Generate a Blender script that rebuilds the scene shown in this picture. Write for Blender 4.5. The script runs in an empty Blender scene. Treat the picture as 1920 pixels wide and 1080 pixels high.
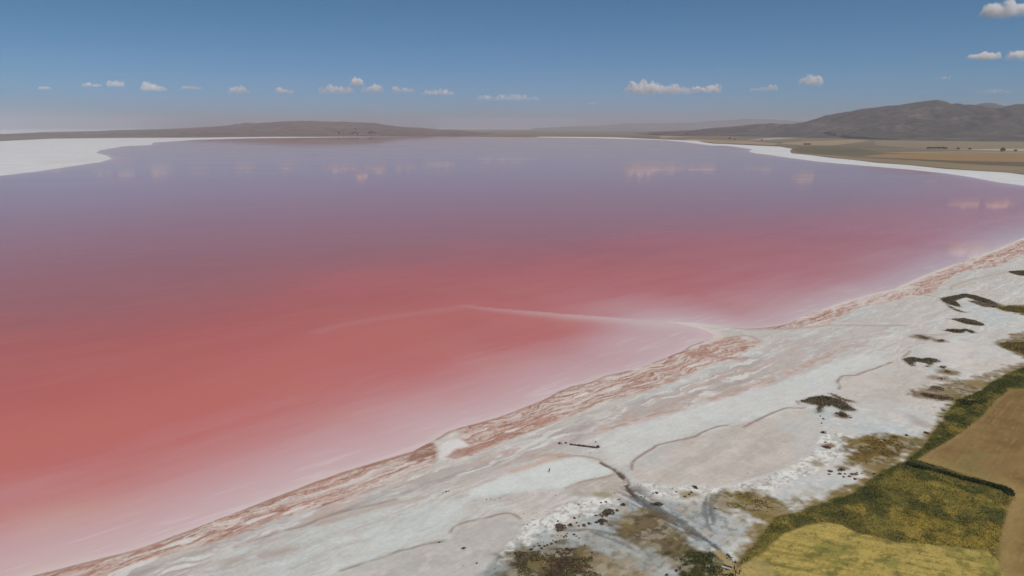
import bpy, bmesh, math, random
import numpy as np
from mathutils import Vector, Matrix
from mathutils.geometry import delaunay_2d_cdt

random.seed(7)
rng = np.random.default_rng(7)
R = math.radians
sc = bpy.context.scene
COL = sc.collection

# ------------------------------------------------------------------ camera
CAM_H, FPX = 120.0, 1320.0                    # drone height (m), focal length in photo pixels
PITCH = math.atan(302 / FPX)
cam = bpy.data.cameras.new('camera')
cam.sensor_width = 36.0
cam.lens = 36.0 * FPX / 1920
cam.clip_start, cam.clip_end = 1.0, 200000.0
cam_ob = bpy.data.objects.new('camera', cam)
COL.objects.link(cam_ob)
cam_ob.location = (0, 0, CAM_H)
cam_ob.rotation_euler = (math.pi / 2 - PITCH, 0, 0)
sc.camera = cam_ob

# ------------------------------------------------------------------ sky, sun, exposure
SUN_EL, SUN_AZ = R(56), R(150)                # azimuth clockwise from +Y (view direction)
world = bpy.data.worlds.new('World')
sc.world = world
world.use_nodes = True
wn = world.node_tree
sky = wn.nodes.new('ShaderNodeTexSky')
sky.sky_type = 'NISHITA'
sky.sun_disc = False
sky.sun_elevation, sky.sun_rotation = SUN_EL, SUN_AZ
sky.air_density, sky.dust_density, sky.ozone_density, sky.altitude = 0.5, 4.0, 6.5, 2000
hsv = wn.nodes.new('ShaderNodeHueSaturation')
hsv.inputs['Saturation'].default_value = 1.14
hsv.inputs['Hue'].default_value = 0.479
wn.links.new(sky.outputs[0], hsv.inputs['Color'])
wn.links.new(hsv.outputs[0], wn.nodes['Background'].inputs[0])
wn.nodes['Background'].inputs[1].default_value = 0.087

sun = bpy.data.lights.new('sun', 'SUN')
sun.energy, sun.angle, sun.color = 3.25, R(0.55), (1.0, 0.955, 0.9)
sun_ob = bpy.data.objects.new('sun', sun)
COL.objects.link(sun_ob)
sdir = Vector((math.sin(SUN_AZ) * math.cos(SUN_EL), math.cos(SUN_AZ) * math.cos(SUN_EL), math.sin(SUN_EL)))
sun_ob.rotation_euler = (-sdir).to_track_quat('-Z', 'Y').to_euler()
sun_ob.location = (0, 0, 400)

sc.view_settings.view_transform = 'Standard'
sc.view_settings.look = 'None'
sc.view_settings.exposure = 0.0
sc.view_settings.gamma = 1.0
sc.view_settings.use_curve_mapping = False
sc.render.engine = 'CYCLES'
sc.cycles.max_bounces = 12
sc.cycles.volume_bounces = 10
sc.cycles.diffuse_bounces = 2
sc.cycles.use_denoising = True

# ------------------------------------------------------------------ helpers
CP, SP = math.cos(PITCH), math.sin(PITCH)


def gp(px, py, z=0.0):
    """world point on the level z that stands where the survey point (px, py) was read"""
    fx, fy = (px - 960) / FPX, (540 - py) / FPX
    dz = -SP + fy * CP
    t = (z - CAM_H) / dz
    return (fx * t, t * (CP + fy * SP))


def at_depth(px, py, Y):
    fx, fy = (px - 960) / FPX, (540 - py) / FPX
    t = Y / (CP + fy * SP)
    return (fx * t, Y, CAM_H + t * (-SP + fy * CP))


def slant(px, py):
    x, y = gp(px, py)
    return math.sqrt(x * x + y * y + CAM_H ** 2)


def G(pts):
    return np.array([gp(*p) for p in pts])


def tag(o, label=None, cat=None, group=None, kind=None):
    if label: o['label'] = label
    if cat: o['category'] = cat
    if group: o['group'] = group
    if kind: o['kind'] = kind
    return o


def mesh_np(name, verts, faces, mat=None, smooth=False):
    """verts (n,3), faces (m,3 or 4) arrays -> mesh"""
    verts = np.asarray(verts, np.float32)
    faces = np.asarray(faces, np.int32)
    me = bpy.data.meshes.new(name)
    k = faces.shape[1]
    me.vertices.add(len(verts))
    me.vertices.foreach_set('co', verts.ravel())
    me.loops.add(len(faces) * k)
    me.loops.foreach_set('vertex_index', faces.ravel())
    me.polygons.add(len(faces))
    me.polygons.foreach_set('loop_start', np.arange(0, len(faces) * k, k, dtype=np.int32))
    if smooth:
        me.polygons.foreach_set('use_smooth', np.ones(len(faces), bool))
    me.update(calc_edges=True)
    if mat:
        me.materials.append(mat)
    return me


def link(name, me, parent=None):
    o = bpy.data.objects.new(name, me)
    COL.objects.link(o)
    if parent: o.parent = parent
    return o


def set_col(me, name, rgb):
    a = me.attributes.new(name, 'FLOAT_COLOR', 'POINT')
    a.data.foreach_set('color', np.concatenate([rgb, np.ones((len(rgb), 1))], 1).astype(np.float32).ravel())


def set_f(me, name, v):
    a = me.attributes.new(name, 'FLOAT', 'POINT')
    a.data.foreach_set('value', np.asarray(v, np.float32))


def _hash(ix, iy, seed):
    h = (ix.astype(np.int64) * 374761393 + iy.astype(np.int64) * 668265263 + seed * 1274126177) & 0xffffffff
    h = ((h ^ (h >> 13)) * 1274126177) & 0xffffffff
    return ((h ^ (h >> 16)) & 0xffffff) / float(0xffffff)


def vnoise(x, y, seed=0):
    ix, iy = np.floor(x), np.floor(y)
    fx, fy = x - ix, y - iy
    fx = fx * fx * fx * (fx * (fx * 6 - 15) + 10)
    fy = fy * fy * fy * (fy * (fy * 6 - 15) + 10)
    a, b = _hash(ix, iy, seed), _hash(ix + 1, iy, seed)
    c, d = _hash(ix, iy + 1, seed), _hash(ix + 1, iy + 1, seed)
    return (a + (b - a) * fx) * (1 - fy) + (c + (d - c) * fx) * fy


def fbm(x, y, seed=0, oct=4, gain=0.5):
    s, a, n = 0.0, 1.0, 0.0
    for i in range(oct):
        s = s + a * vnoise(x + 17.3 * i, y - 9.1 * i, seed + i * 31)
        n += a
        a *= gain
        x, y = x * 2.03 * 0.8 - y * 2.03 * 0.6, x * 2.03 * 0.6 + y * 2.03 * 0.8
    return s / n


def sfbm(x, y, seed=0, oct=4, gain=0.5):
    """streak noise: no rotation between octaves, keeps its direction"""
    s, a, n = 0.0, 1.0, 0.0
    for i in range(oct):
        s = s + a * vnoise(x + 13.7 * i, y + 5.9 * i, seed + i * 31)
        n += a
        a *= gain
        x, y = x * 2.1, y * 2.1
    return s / n


def ss(a, b, x):
    t = np.clip((x - a) / (b - a), 0, 1)
    return t * t * (3 - 2 * t)


def seg_dist(x, y, pts, closed=False):
    d2 = np.full(x.shape, 1e18)
    n = len(pts)
    for i in range(n if closed else n - 1):
        ax, ay = pts[i]
        bx, by = pts[(i + 1) % n]
        dx, dy = bx - ax, by - ay
        L = dx * dx + dy * dy + 1e-12
        t = np.clip(((x - ax) * dx + (y - ay) * dy) / L, 0, 1)
        d2 = np.minimum(d2, (x - ax - t * dx) ** 2 + (y - ay - t * dy) ** 2)
    return np.sqrt(d2)


def inside(x, y, pts):
    r = np.zeros(x.shape, bool)
    n = len(pts)
    for i in range(n):
        ax, ay = pts[i]
        bx, by = pts[(i + 1) % n]
        if ay == by: continue
        c = (ay > y) != (by > y)
        r ^= c & (x < (bx - ax) * (y - ay) / (by - ay) + ax)
    return r


def subdiv(pts, k=6):
    """Catmull-Rom through pts"""
    pts = np.asarray(pts, float)
    P = np.vstack([2 * pts[0] - pts[1], pts, 2 * pts[-1] - pts[-2]])
    out = []
    for i in range(1, len(P) - 2):
        for t in np.arange(k) / k:
            a, b, c, d = P[i - 1], P[i], P[i + 1], P[i + 2]
            out.append(0.5 * (2 * b + (c - a) * t + (2 * a - 5 * b + 4 * c - d) * t * t + (3 * b - a - 3 * c + d) * t ** 3))
    out.append(pts[-1])
    return np.array(out)


# ------------------------------------------------------------------ node material helpers
class NT:
    def __init__(self, name):
        self.m = bpy.data.materials.new(name)
        self.m.use_nodes = True
        self.t = self.m.node_tree
        self.b = self.t.nodes['Principled BSDF']
        self.out = self.t.nodes['Material Output']

    def n(self, typ, **kw):
        o = self.t.nodes.new(typ)
        for k, v in kw.items(): setattr(o, k, v)
        return o

    def l(self, a, b): self.t.links.new(a, b)

    def pos(self):
        return self.n('ShaderNodeNewGeometry').outputs['Position']

    def noise(self, vec, scale, detail=3, rough=0.55):
        o = self.n('ShaderNodeTexNoise')
        o.inputs['Scale'].default_value = scale
        o.inputs['Detail'].default_value = detail
        o.inputs['Roughness'].default_value = rough
        self.l(vec, o.inputs['Vector'])
        return o.outputs['Fac']

    def ramp(self, fac, stops, interp='LINEAR'):
        o = self.n('ShaderNodeValToRGB')
        o.color_ramp.interpolation = interp
        e = o.color_ramp.elements
        while len(e) < len(stops): e.new(0.5)
        for i, (p, c) in enumerate(stops):
            e[i].position = p
            e[i].color = (*c, 1)
        self.l(fac, o.inputs[0])
        return o.outputs[0]

    def mix(self, fac, a, b, mode='MIX'):
        o = self.n('ShaderNodeMix', data_type='RGBA', blend_type=mode)
        for v, s in ((fac, o.inputs[0]), (a, o.inputs[6]), (b, o.inputs[7])):
            if isinstance(v, (int, float)): s.default_value = v
            elif isinstance(v, tuple): s.default_value = (*v, 1)
            else: self.l(v, s)
        return o.outputs[2]

    def math(self, op, a, b=0.0):
        o = self.n('ShaderNodeMath', operation=op)
        for v, s in ((a, o.inputs[0]), (b, o.inputs[1])):
            if isinstance(v, (int, float)): s.default_value = v
            else: self.l(v, s)
        return o.outputs[0]

    def mapr(self, v, a, b, c, d):
        o = self.n('ShaderNodeMapRange')
        o.inputs[1].default_value, o.inputs[2].default_value = a, b
        o.inputs[3].default_value, o.inputs[4].default_value = c, d
        self.l(v, o.inputs[0])
        return o.outputs[0]

    def attr(self, name):
        return self.n('ShaderNodeAttribute', attribute_name=name)

    def bump(self, h, dist, strength=1.0):
        o = self.n('ShaderNodeBump')
        o.inputs['Distance'].default_value = dist
        o.inputs['Strength'].default_value = strength
        self.l(h, o.inputs['Height'])
        self.l(o.outputs[0], self.b.inputs['Normal'])

    def done(self, color=None, rough=0.9, spec=0.2):
        if color is not None:
            if isinstance(color, tuple): self.b.inputs['Base Color'].default_value = (*color, 1)
            else: self.l(color, self.b.inputs['Base Color'])
        self.b.inputs['Roughness'].default_value = rough
        self.b.inputs['Specular IOR Level'].default_value = spec
        return self.m


def scaled(N, vec, s):
    o = N.n('ShaderNodeMapping')
    o.inputs['Scale'].default_value = s
    N.l(vec, o.inputs['Vector'])
    return o.outputs[0]


# ground with a colour survey in the vertices, fine grain and relief from noise
N = NT('shore_ground')
p = N.pos()
base = N.attr('ground_tint').outputs['Color']
g1 = N.noise(p, 0.9, 6, 0.7)
g2 = N.noise(p, 0.12, 4, 0.6)
rt = N.n('ShaderNodeMapping')
rt.inputs['Rotation'].default_value = (0, 0, -math.atan2(0.65, 0.76))
N.l(p, rt.inputs['Vector'])
g3 = N.noise(scaled(N, rt.outputs[0], (0.16, 0.9, 1)), 1.0, 6, 0.68)
sv = N.attr('saltiness').outputs['Fac']
k = N.math('MULTIPLY', N.mapr(g1, 0.25, 0.75, 0.88, 1.10), N.mapr(g3, 0.3, 0.7, 0.90, 1.08))
warm = N.math('MULTIPLY', sv, N.mapr(g3, 0.52, 0.66, 0.0, 0.30))
base = N.mix(warm, base, (0.47, 0.40, 0.35))
spk = N.noise(p, 0.55, 8, 0.78)
base = N.mix(N.math('MULTIPLY', sv, N.mapr(spk, 0.62, 0.72, 0.0, 0.55)), base, (0.26, 0.23, 0.20))
k2 = N.mapr(g2, 0.3, 0.7, 0.95, 1.05)
kk = N.math('MULTIPLY', k, k2)
cmb = N.n('ShaderNodeCombineColor')
for i in range(3): N.l(kk, cmb.inputs[i])
N.bump(g1, 0.12, 0.8)
M_SHORE = N.done(N.mix(1.0, base, cmb.outputs[0], 'MULTIPLY'), 0.92, 0.15)

# far salt sheets
N = NT('far_salt_crust')
p = N.pos()
a = N.noise(scaled(N, p, (0.004, 0.0022, 1)), 1.0, 6, 0.6)
b = N.noise(p, 0.03, 5, 0.65)
c = N.ramp(a, [(0.3, (0.60, 0.575, 0.555)), (0.5, (0.66, 0.655, 0.64)), (0.68, (0.59, 0.625, 0.625))])
c = N.mix(N.mapr(b, 0.4, 0.65, 0.0, 0.55), c, (0.53, 0.48, 0.45))
c = N.mix(N.mapr(N.noise(scaled(N, p, (0.002, 0.012, 1)), 1.0, 6, 0.7), 0.48, 0.66, 0.0, 0.5), c, (0.50, 0.53, 0.53))
M_FARSALT = N.done(c, 0.9, 0.15)

# steppe plain
N = NT('steppe')
p = N.pos()
a = N.noise(scaled(N, p, (0.0009, 0.0016, 1)), 1.0, 6, 0.62)
b = N.noise(p, 0.02, 5, 0.7)
c = N.ramp(a, [(0.32, (0.13, 0.105, 0.06)), (0.45, (0.185, 0.148, 0.09)), (0.55, (0.215, 0.168, 0.105)), (0.7, (0.26, 0.2, 0.12))])
c = N.mix(N.mapr(b, 0.3, 0.75, 0.0, 0.6), c, (0.085, 0.08, 0.05))
M_STEPPE = N.done(c, 0.95, 0.1)


def field_mat(name, c0, c1, ang=0.3, pitch=0.02):
    N = NT(name)
    p = N.pos()
    mp = N.n('ShaderNodeMapping')
    mp.inputs['Rotation'].default_value = (0, 0, ang)
    mp.inputs['Scale'].default_value = (0.003, pitch, 1)
    N.l(p, mp.inputs['Vector'])
    a = N.noise(mp.outputs[0], 1.0, 5, 0.6)
    b = N.noise(p, 0.05, 4, 0.7)
    c = N.mix(N.mapr(a, 0.35, 0.68, 0, 1), c0, c1)
    c = N.mix(N.mapr(b, 0.4, 0.75, 0, 0.35), c, tuple(v * 0.62 for v in c0))
    return N.done(c, 0.95, 0.1)


# ------------------------------------------------------------------ survey lines (photo pixels -> ground)
WATERLINE = [(60, 1080), (150, 1057), (260, 1029), (370, 989), (480, 946), (560, 915), (640, 886), (720, 862), (775, 846),
             (810, 828), (840, 809), (866, 801), (920, 787), (946, 778), (989, 762), (1019, 750), (1043, 736), (1068, 725),
             (1106, 717), (1133, 705), (1187, 693), (1220, 681), (1252, 669), (1279, 659), (1295, 648), (1318, 640),
             (1338, 632), (1336, 625), (1310, 615), (1280, 608), (1252, 604), (1300, 605.5), (1350, 611), (1400, 616.5),
             (1440, 614), (1471, 609), (1524, 586), (1578, 567), (1631, 552), (1675, 542), (1726, 519), (1770, 502),
             (1830, 482), (1874, 465), (1920, 445)]
FAR_EDGE = [(1920, 348), (1873, 342), (1823, 332.5), (1773, 325), (1707, 318), (1637, 312), (1579, 307), (1535, 303),
            (1477, 295.5), (1440, 290), (1418, 287.5), (1404, 284), (1409.6, 279.5), (1389, 276.5), (1360, 273), (1332, 272.5),
            (1307, 269.4), (1282, 266), (1245, 262.7), (1207, 261.5), (1120, 259), (1007, 257.4), (953, 257), (840, 256),
            (773, 256.2), (633, 257.2), (467, 259.2), (367, 262), (287, 267.3), (283, 271.7), (233, 274), (187, 281.7),
            (180, 286), (200, 291.7), (210, 297.3), (187, 304), (133, 311.7), (67, 321.7), (0, 329.3)]
NEAR_W = [(-900, -330), (-420, -100), (-262, 55)] + [gp(*q) for q in WATERLINE] + [(640, 828), (760, 930), (900, 1060), (1020, 1190), (1100, 1320)]
LAKE = np.array(NEAR_W + [gp(*q) for q in FAR_EDGE] + [(-1560, 1560), (-1750, 1000), (-1600, 300), (-1300, -200)])
NEAR_W = np.array(NEAR_W)
SPIT = subdiv(G([(1400, 616.5), (1330, 609.5), (1250, 604), (1150, 597), (1050, 590), (960, 583), (900, 577), (870, 573)]), 4)
SPIT2 = subdiv(G([(880, 574), (820, 582), (760, 590), (700, 599), (640, 610), (600, 622)]), 4)
EX, EY = 0.76, 0.65                           # mean direction of the near shore

# ------------------------------------------------------------------ the plain
GR = 60000.0
ang = np.linspace(0, 2 * math.pi, 97)[:-1]
rings = np.array([200, 1500, 4000, 8000, 15000, 30000, GR])
v = [(0, 0, -0.6)]
f3 = []
for ri, r in enumerate(rings):
    for a_ in ang: v.append((r * math.cos(a_), r * math.sin(a_), -0.6))
na = len(ang)
bm = bmesh.new()
bv = [bm.verts.new(q) for q in v]
for i in range(na): bm.faces.new((bv[0], bv[1 + i], bv[1 + (i + 1) % na]))
for ri in range(len(rings) - 1):
    o0, o1 = 1 + ri * na, 1 + (ri + 1) * na
    for i in range(na):
        bm.faces.new((bv[o0 + i], bv[o1 + i], bv[o1 + (i + 1) % na], bv[o0 + (i + 1) % na]))
me = bpy.data.meshes.new('ground')
bm.to_mesh(me)
bm.free()
me.materials.append(M_STEPPE)
tag(link('ground', me), kind='structure')


def sheet(name, pts, z, mat, thick=0.5):
    """flat polygon sheet with a real edge going down into the ground"""
    pts = [tuple(q) for q in pts]
    n = len(pts)
    res = delaunay_2d_cdt([Vector(q) for q in pts], [], [list(range(n))], 1, 1e-4)
    vs = [(q.x, q.y, z) for q in res[0]]
    bm = bmesh.new()
    bv = [bm.verts.new(q) for q in vs]
    for f in res[2]: bm.faces.new([bv[i] for i in f])
    ed = [e for e in bm.edges if len(e.link_faces) == 1]
    r = bmesh.ops.extrude_edge_only(bm, edges=ed)
    for q in r['geom']:
        if isinstance(q, bmesh.types.BMVert): q.co.z -= thick
    bmesh.ops.recalc_face_normals(bm, faces=bm.faces)
    me = bpy.data.meshes.new(name)
    bm.to_mesh(me)
    bm.free()
    up = sum(p_.normal.z for p_ in me.polygons)
    if up < 0: me.flip_normals()
    me.materials.append(mat)
    return tag(link(name, me), kind='structure')


# far salt strips and flats
right_up = [(1120, 257), (1157, 257.5), (1207, 260), (1245, 261.6), (1282, 263), (1307, 264), (1320, 267), (1339, 269.5), (1360, 270),
            (1418, 273), (1462, 275), (1485, 279), (1481, 283), (1484, 287.5), (1520, 291), (1557, 296), (1600, 300), (1640, 305),
            (1707, 310), (1773, 317), (1840, 321), (1890, 324), (1920, 328)]
right_lo = [(x, y + 0.25) for x, y in FAR_EDGE if x > 1000][::-1]
sheet('salt_shore', list(G([(1007, 256.3)] + right_up)) + [(1330, 1790), (1500, 1600), (1300, 1240), (1180, 1120), (1080, 1240), (1090, 1330)] + list(G(right_lo))[::-1], 0.15, M_FARSALT)
left_up = [(840, 254.6), (773, 255), (633, 255.6), (500, 256.6), (367, 258.2), (233, 258.7), (100, 260), (0, 264.7), (-150, 270)]
left_lo = [(x, y + 0.2) for x, y in FAR_EDGE if x < 845]
sheet('salt_shore', list(G(left_up)) + [(-3600, 3000), (-2600, 1700), (-1700, 1300), (-1560, 1560)] + list(G(left_lo))[::-1], 0.15, M_FARSALT)
# the next salt lake, out at the horizon
sheet('far_salt_lake', list(G([(-420, 255), (0, 251.7), (50, 249.2), (83, 247.4), (233, 244.6), (345, 242.7)])) +
      [(-27500, 53000), (-45000, 38000), (-42000, 15000)], 0.0, M_FARSALT)
sheet('far_salt_lake', list(G([(822, 242.7), (950, 242.5), (1095, 242.6)])) + [(5000, 57000), (-6000, 57000)], 0.0, M_FARSALT)

# far fields on the right-hand plain
F_TAN = field_mat('tan_stubble', (0.30, 0.225, 0.125), (0.36, 0.27, 0.155))
F_OCHRE = field_mat('ochre_stubble', (0.255, 0.165, 0.07), (0.33, 0.215, 0.09))
F_PALE = field_mat('pale_stubble', (0.38, 0.315, 0.215), (0.43, 0.36, 0.25))
F_OLIVE = field_mat('olive_pasture', (0.11, 0.10, 0.055), (0.16, 0.14, 0.075))
F_GREY = field_mat('grey_pasture', (0.215, 0.165, 0.092), (0.29, 0.225, 0.13))
F_BROWN = field_mat('brown_pasture', (0.12, 0.088, 0.058), (0.16, 0.118, 0.075))
fields = [
    (F_GREY, [(1484, 288), (1560, 294), (1640, 303), (1760, 313), (1840, 319), (1990, 330), (1990, 316), (1860, 310), (1780, 305), (1700, 300), (1620, 297), (1560, 291)]),
    (F_BROWN, [(1620, 296), (1700, 299), (1790, 304.5), (1880, 309.5), (2010, 316), (2010, 305), (1860, 303), (1780, 301), (1700, 297.5)]),
    (F_OCHRE, [(1618, 293), (1700, 297), (1780, 300.5), (1860, 302.5), (2010, 304.5), (2010, 289), (1900, 288), (1800, 286), (1730, 287), (1660, 289), (1622, 291)]),
    (F_TAN, [(1650, 286.5), (1730, 286.5), (1800, 285.5), (1900, 287.5), (2000, 288), (2000, 283), (1900, 284), (1800, 283.5), (1700, 284.5)]),
    (F_PALE, [(1795, 281), (1850, 282), (1985, 284), (1985, 278), (1890, 278.5), (1800, 279.8)]),
    (F_OLIVE, [(1485, 280), (1500, 286), (1560, 290.5), (1620, 292), (1660, 288.5), (1640, 283), (1600, 277), (1550, 273.5), (1500, 275)]),
    (F_TAN, [(1462, 270), (1510, 272), (1560, 272.5), (1620, 265.5), (1632, 264), (1600, 262), (1520, 264.5), (1470, 267)]),
    (F_PALE, [(1400, 263), (1440, 258.6), (1500, 255.8), (1567, 253), (1560, 255), (1500, 258), (1440, 262.2)]),
    (F_TAN, [(1280, 262), (1340, 267.5), (1400, 270), (1450, 272), (1460, 269), (1400, 264.2), (1350, 263), (1300, 260.5)]),
    (F_OCHRE, [(1322, 255.8), (1360, 258), (1405, 256.2), (1390, 254.6), (1350, 254.8)]),
    (F_TAN, [(1240, 259), (1290, 256), (1310, 254.6), (1270, 253.2), (1235, 255.5)]),
    (F_BROWN, [(1300, 263.6), (1330, 268), (1400, 271.6), (1460, 274.3), (1470, 273), (1400, 270.3), (1340, 267.8)]),
    (F_GREY, [(1640, 272), (1700, 277), (1790, 281), (1900, 277.5), (1985, 275), (1985, 268), (1850, 266), (1700, 262), (1640, 264)]),
]
for i, (m, pts) in enumerate(fields):
    sheet('field', G(pts), -0.45 + 0.02 * i, m, 0.6)

# ------------------------------------------------------------------ the lake
pts, minsp = [], []
LX, LY = LAKE[:, 0], LAKE[:, 1]
B = []
for i in range(len(LAKE)):
    a_, b_ = LAKE[i], LAKE[(i + 1) % len(LAKE)]
    L = np.hypot(*(b_ - a_))
    dist = min(np.hypot(*a_), np.hypot(*b_))
    st = 4.0 if dist < 900 else max(30.0, dist * 0.02)
    kseg = max(1, int(L / st))
    for t in np.arange(kseg) / kseg: B.append(a_ + (b_ - a_) * t)
B = np.array(B)
cand = []
for (x0, x1, y0, y1, s) in ((-700, 760, 60, 1000, 6.0), (-1800, 1200, -300, 1800, 40.0), (-5200, 4200, 1800, 3600, 130.0), (-6500, 5200, 3600, 11000, 380.0)):
    gx, gy = np.meshgrid(np.arange(x0, x1, s), np.arange(y0, y1, s))
    gx = gx + (rng.random(gx.shape) - .5) * s * .5
    gy = gy + (rng.random(gy.shape) - .5) * s * .5
    cand.append((gx.ravel(), gy.ravel(), s))
P = []
for i, (gx, gy, s) in enumerate(cand):
    dl = seg_dist(gx, gy, NEAR_W)
    keep = inside(gx, gy, LAKE)
    if i == 0: keep &= (dl < 320) & (dl > 2.5)
    if i == 1: keep &= dl > 325
    de = seg_dist(gx, gy, LAKE, True) if i else dl
    keep &= de > s * 0.35
    P.append(np.stack([gx[keep], gy[keep]], 1))
gx, gy = np.meshgrid(np.arange(-160, 180, 2.2), np.arange(380, 520, 2.2))
gx, gy = gx.ravel() + rng.random(gx.size), gy.ravel() + rng.random(gx.size)
ds = np.minimum(seg_dist(gx, gy, SPIT), seg_dist(gx, gy, SPIT2))
kp = (ds < 12) & inside(gx, gy, LAKE) & (seg_dist(gx, gy, NEAR_W) > 1.2)
P.append(np.stack([gx[kp], gy[kp]], 1))
allp = np.vstack([B] + P)
res = delaunay_2d_cdt([Vector((float(a_), float(b_))) for a_, b_ in allp], [], [list(range(len(B)))], 1, 1e-5)
lv = np.array([(q.x, q.y, 0.0) for q in res[0]])
lf = np.array([f for f in res[2] if len(f) == 3])
N = NT('brine')
p = N.pos()
d = N.attr('shore_distance').outputs['Fac']
sp = N.attr('shoal').outputs['Fac']
rot = N.n('ShaderNodeMapping')
rot.inputs['Rotation'].default_value = (0, 0, -math.atan2(EY, EX))
N.l(p, rot.inputs['Vector'])
s1 = N.noise(scaled(N, rot.outputs[0], (0.006, 0.03, 1)), 1.0, 5, 0.6)
s2 = N.noise(scaled(N, rot.outputs[0], (0.035, 0.25, 1)), 1.0, 4, 0.6)
s3 = N.noise(p, 0.004, 4, 0.55)
w = N.math('MULTIPLY', N.mapr(s1, 0.25, 0.75, 0.72, 1.28), N.mapr(s2, 0.3, 0.7, 0.94, 1.06))
w = N.math('MULTIPLY', w, N.mapr(s3, 0.3, 0.7, 0.85, 1.15))
dd = N.math('MULTIPLY', N.math('MULTIPLY', d, w), 1 / 400.0)
col = N.ramp(dd, [(0.0, (0.68, 0.53, 0.51)), (0.010, (0.63, 0.45, 0.44)), (0.045, (0.605, 0.38, 0.375)), (0.105, (0.575, 0.265, 0.255)),
                  (0.195, (0.55, 0.175, 0.155)), (0.34, (0.525, 0.138, 0.108)), (0.56, (0.49, 0.12, 0.092)), (0.72, (0.435, 0.12, 0.094)), (0.92, (0.40, 0.12, 0.095))])
s4 = N.noise(scaled(N, rot.outputs[0], (0.012, 0.11, 1)), 1.0, 7, 0.65)
s5 = N.noise(scaled(N, p, (0.011, 0.018, 1)), 1.0, 5, 0.6)
col = N.mix(N.mapr(s4, 0.5, 0.7, 0.0, 0.05), col, (0.62, 0.40, 0.38))
col = N.mix(N.mapr(s5, 0.52, 0.68, 0.0, 0.35), col, N.mix(1.0, col, (1.02, 1.16, 0.88), 'MULTIPLY'))
col = N.mix(N.mapr(s3, 0.5, 0.66, 0.0, 0.4), col, N.mix(1.0, col, (0.9, 0.84, 0.86), 'MULTIPLY'))
col = N.mix(N.math('MULTIPLY', N.attr('sediment').outputs['Fac'], N.mapr(s1, 0.3, 0.7, 0.5, 1.0)), col, (0.575, 0.165, 0.125))
foam = N.math('MULTIPLY', N.mapr(d, 2.0, 26.0, 1.0, 0.0), N.mapr(s2, 0.53, 0.66, 0.0, 0.6))
col = N.mix(foam, col, (0.72, 0.60, 0.58))
col = N.mix(N.math('MULTIPLY', sp, N.mapr(s2, 0.3, 0.7, 0.75, 1.0)), col, (0.66, 0.50, 0.48))
wv = N.noise(scaled(N, p, (0.5, 0.5, 0.5)), 1.0, 3, 0.6)
N.bump(wv, 0.004, 0.5)
N.b.inputs['IOR'].default_value = 1.27
M_LAKE = N.done(col, 0.035, 0.5)
slick = N.noise(scaled(N, p, (0.0016, 0.006, 1)), 1.0, 5, 0.6)
N.l(N.mapr(slick, 0.4, 0.65, 0.03, 0.09), N.b.inputs['Roughness'])
me = mesh_np('lake', lv, lf, M_LAKE)
if sum(q.normal.z for q in me.polygons[:50]) < 0: me.flip_normals()
x, y = lv[:, 0], lv[:, 1]
dsh = seg_dist(x, y, NEAR_W)
dsh = np.minimum(dsh, seg_dist(x, y, LAKE, True) * 3.0)
lag = np.exp(-(seg_dist(x, y, G([(1330, 628), (1250, 628), (1180, 640)])) / 32) ** 2)
dsh = dsh * (1 - 0.55 * lag)
a_ = seg_dist(x, y, SPIT)
tip = gp(870, 573)
root = gp(1250, 604)
tt = np.clip(((x - tip[0]) * (root[0] - tip[0]) + (y - tip[1]) * (root[1] - tip[1])) / ((root[0] - tip[0]) ** 2 + (root[1] - tip[1]) ** 2), 0, 1.3)
side = (x - tip[0]) * (root[1] - tip[1]) - (y - tip[1]) * (root[0] - tip[0])      # >0 : landward side
wid = np.where(side > 0, 9.0 * (0.5 + tt), 2.4)
sh = np.exp(-(a_ / wid) ** 2) * (0.2 + 0.75 * tt ** 1.15)
sh = np.maximum(sh, .9 * np.exp(-(seg_dist(x, y, G([(1330, 628), (1310, 613), (1260, 605)])) / 7.0) ** 2))
sh = np.maximum(sh, np.exp(-(seg_dist(x, y, SPIT2) / 6.0) ** 2) * 0.11)
set_f(me, 'shore_distance', dsh)
set_f(me, 'sediment', .75 * np.exp(-(seg_dist(x, y, G([(1000, 600), (880, 580), (760, 612), (600, 660), (400, 735), (150, 800), (-100, 850)])) / 34) ** 2))
set_f(me, 'shoal', np.clip(sh, 0, 0.95))
tag(link('lake', me), kind='structure')

# ------------------------------------------------------------------ near shore: salt flat, meadow, fields
STEP = 0.6
gx, gy = np.meshgrid(np.arange(-230, 690, STEP), np.arange(118, 860, STEP))
ny_, nx_ = gx.shape
fx_, fy_ = gx.ravel(), gy.ravel()
cand = (np.abs(fx_) < 0.80 * fy_ + 45) & (fx_ - (-200) > (fy_ - 150) * 0.55 - 40)
ci = np.where(cand)[0]
lx, ly = fx_[ci], fy_[ci]
wob = (fbm(lx / 9, ly / 9, 3, 3) - .5) * 3.0 + (sfbm(lx / 3.1, ly / 3.1, 4, 2) - .5) * 1.2
W_NEAR = NEAR_W[2:-3]
D = seg_dist(lx, ly, W_NEAR)
D = np.where(inside(lx, ly, LAKE), -D, D)
keep = D > -7
ci, lx, ly, wob, D = ci[keep], lx[keep], ly[keep], wob[keep], D[keep]
n = len(lx)
U = lx * EX + ly * EY
V = lx * EY - ly * EX                          # grows away from the lake
wx = (fbm(lx / 14, ly / 14, 11, 4) - .5)
wy = (fbm(lx / 14, ly / 14, 23, 4) - .5)
fw = (fbm(lx / 3.0, ly / 3.0, 29, 3) - .5)
Ud, Vd = U + wx * 8, V + wy * 9
C = np.zeros((n, 3))


def lay(mask, colr, amount=1.0):
    m = np.clip(mask * amount, 0, 1)[:, None]
    C[:] = C * (1 - m) + np.asarray(colr, float) * m


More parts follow.
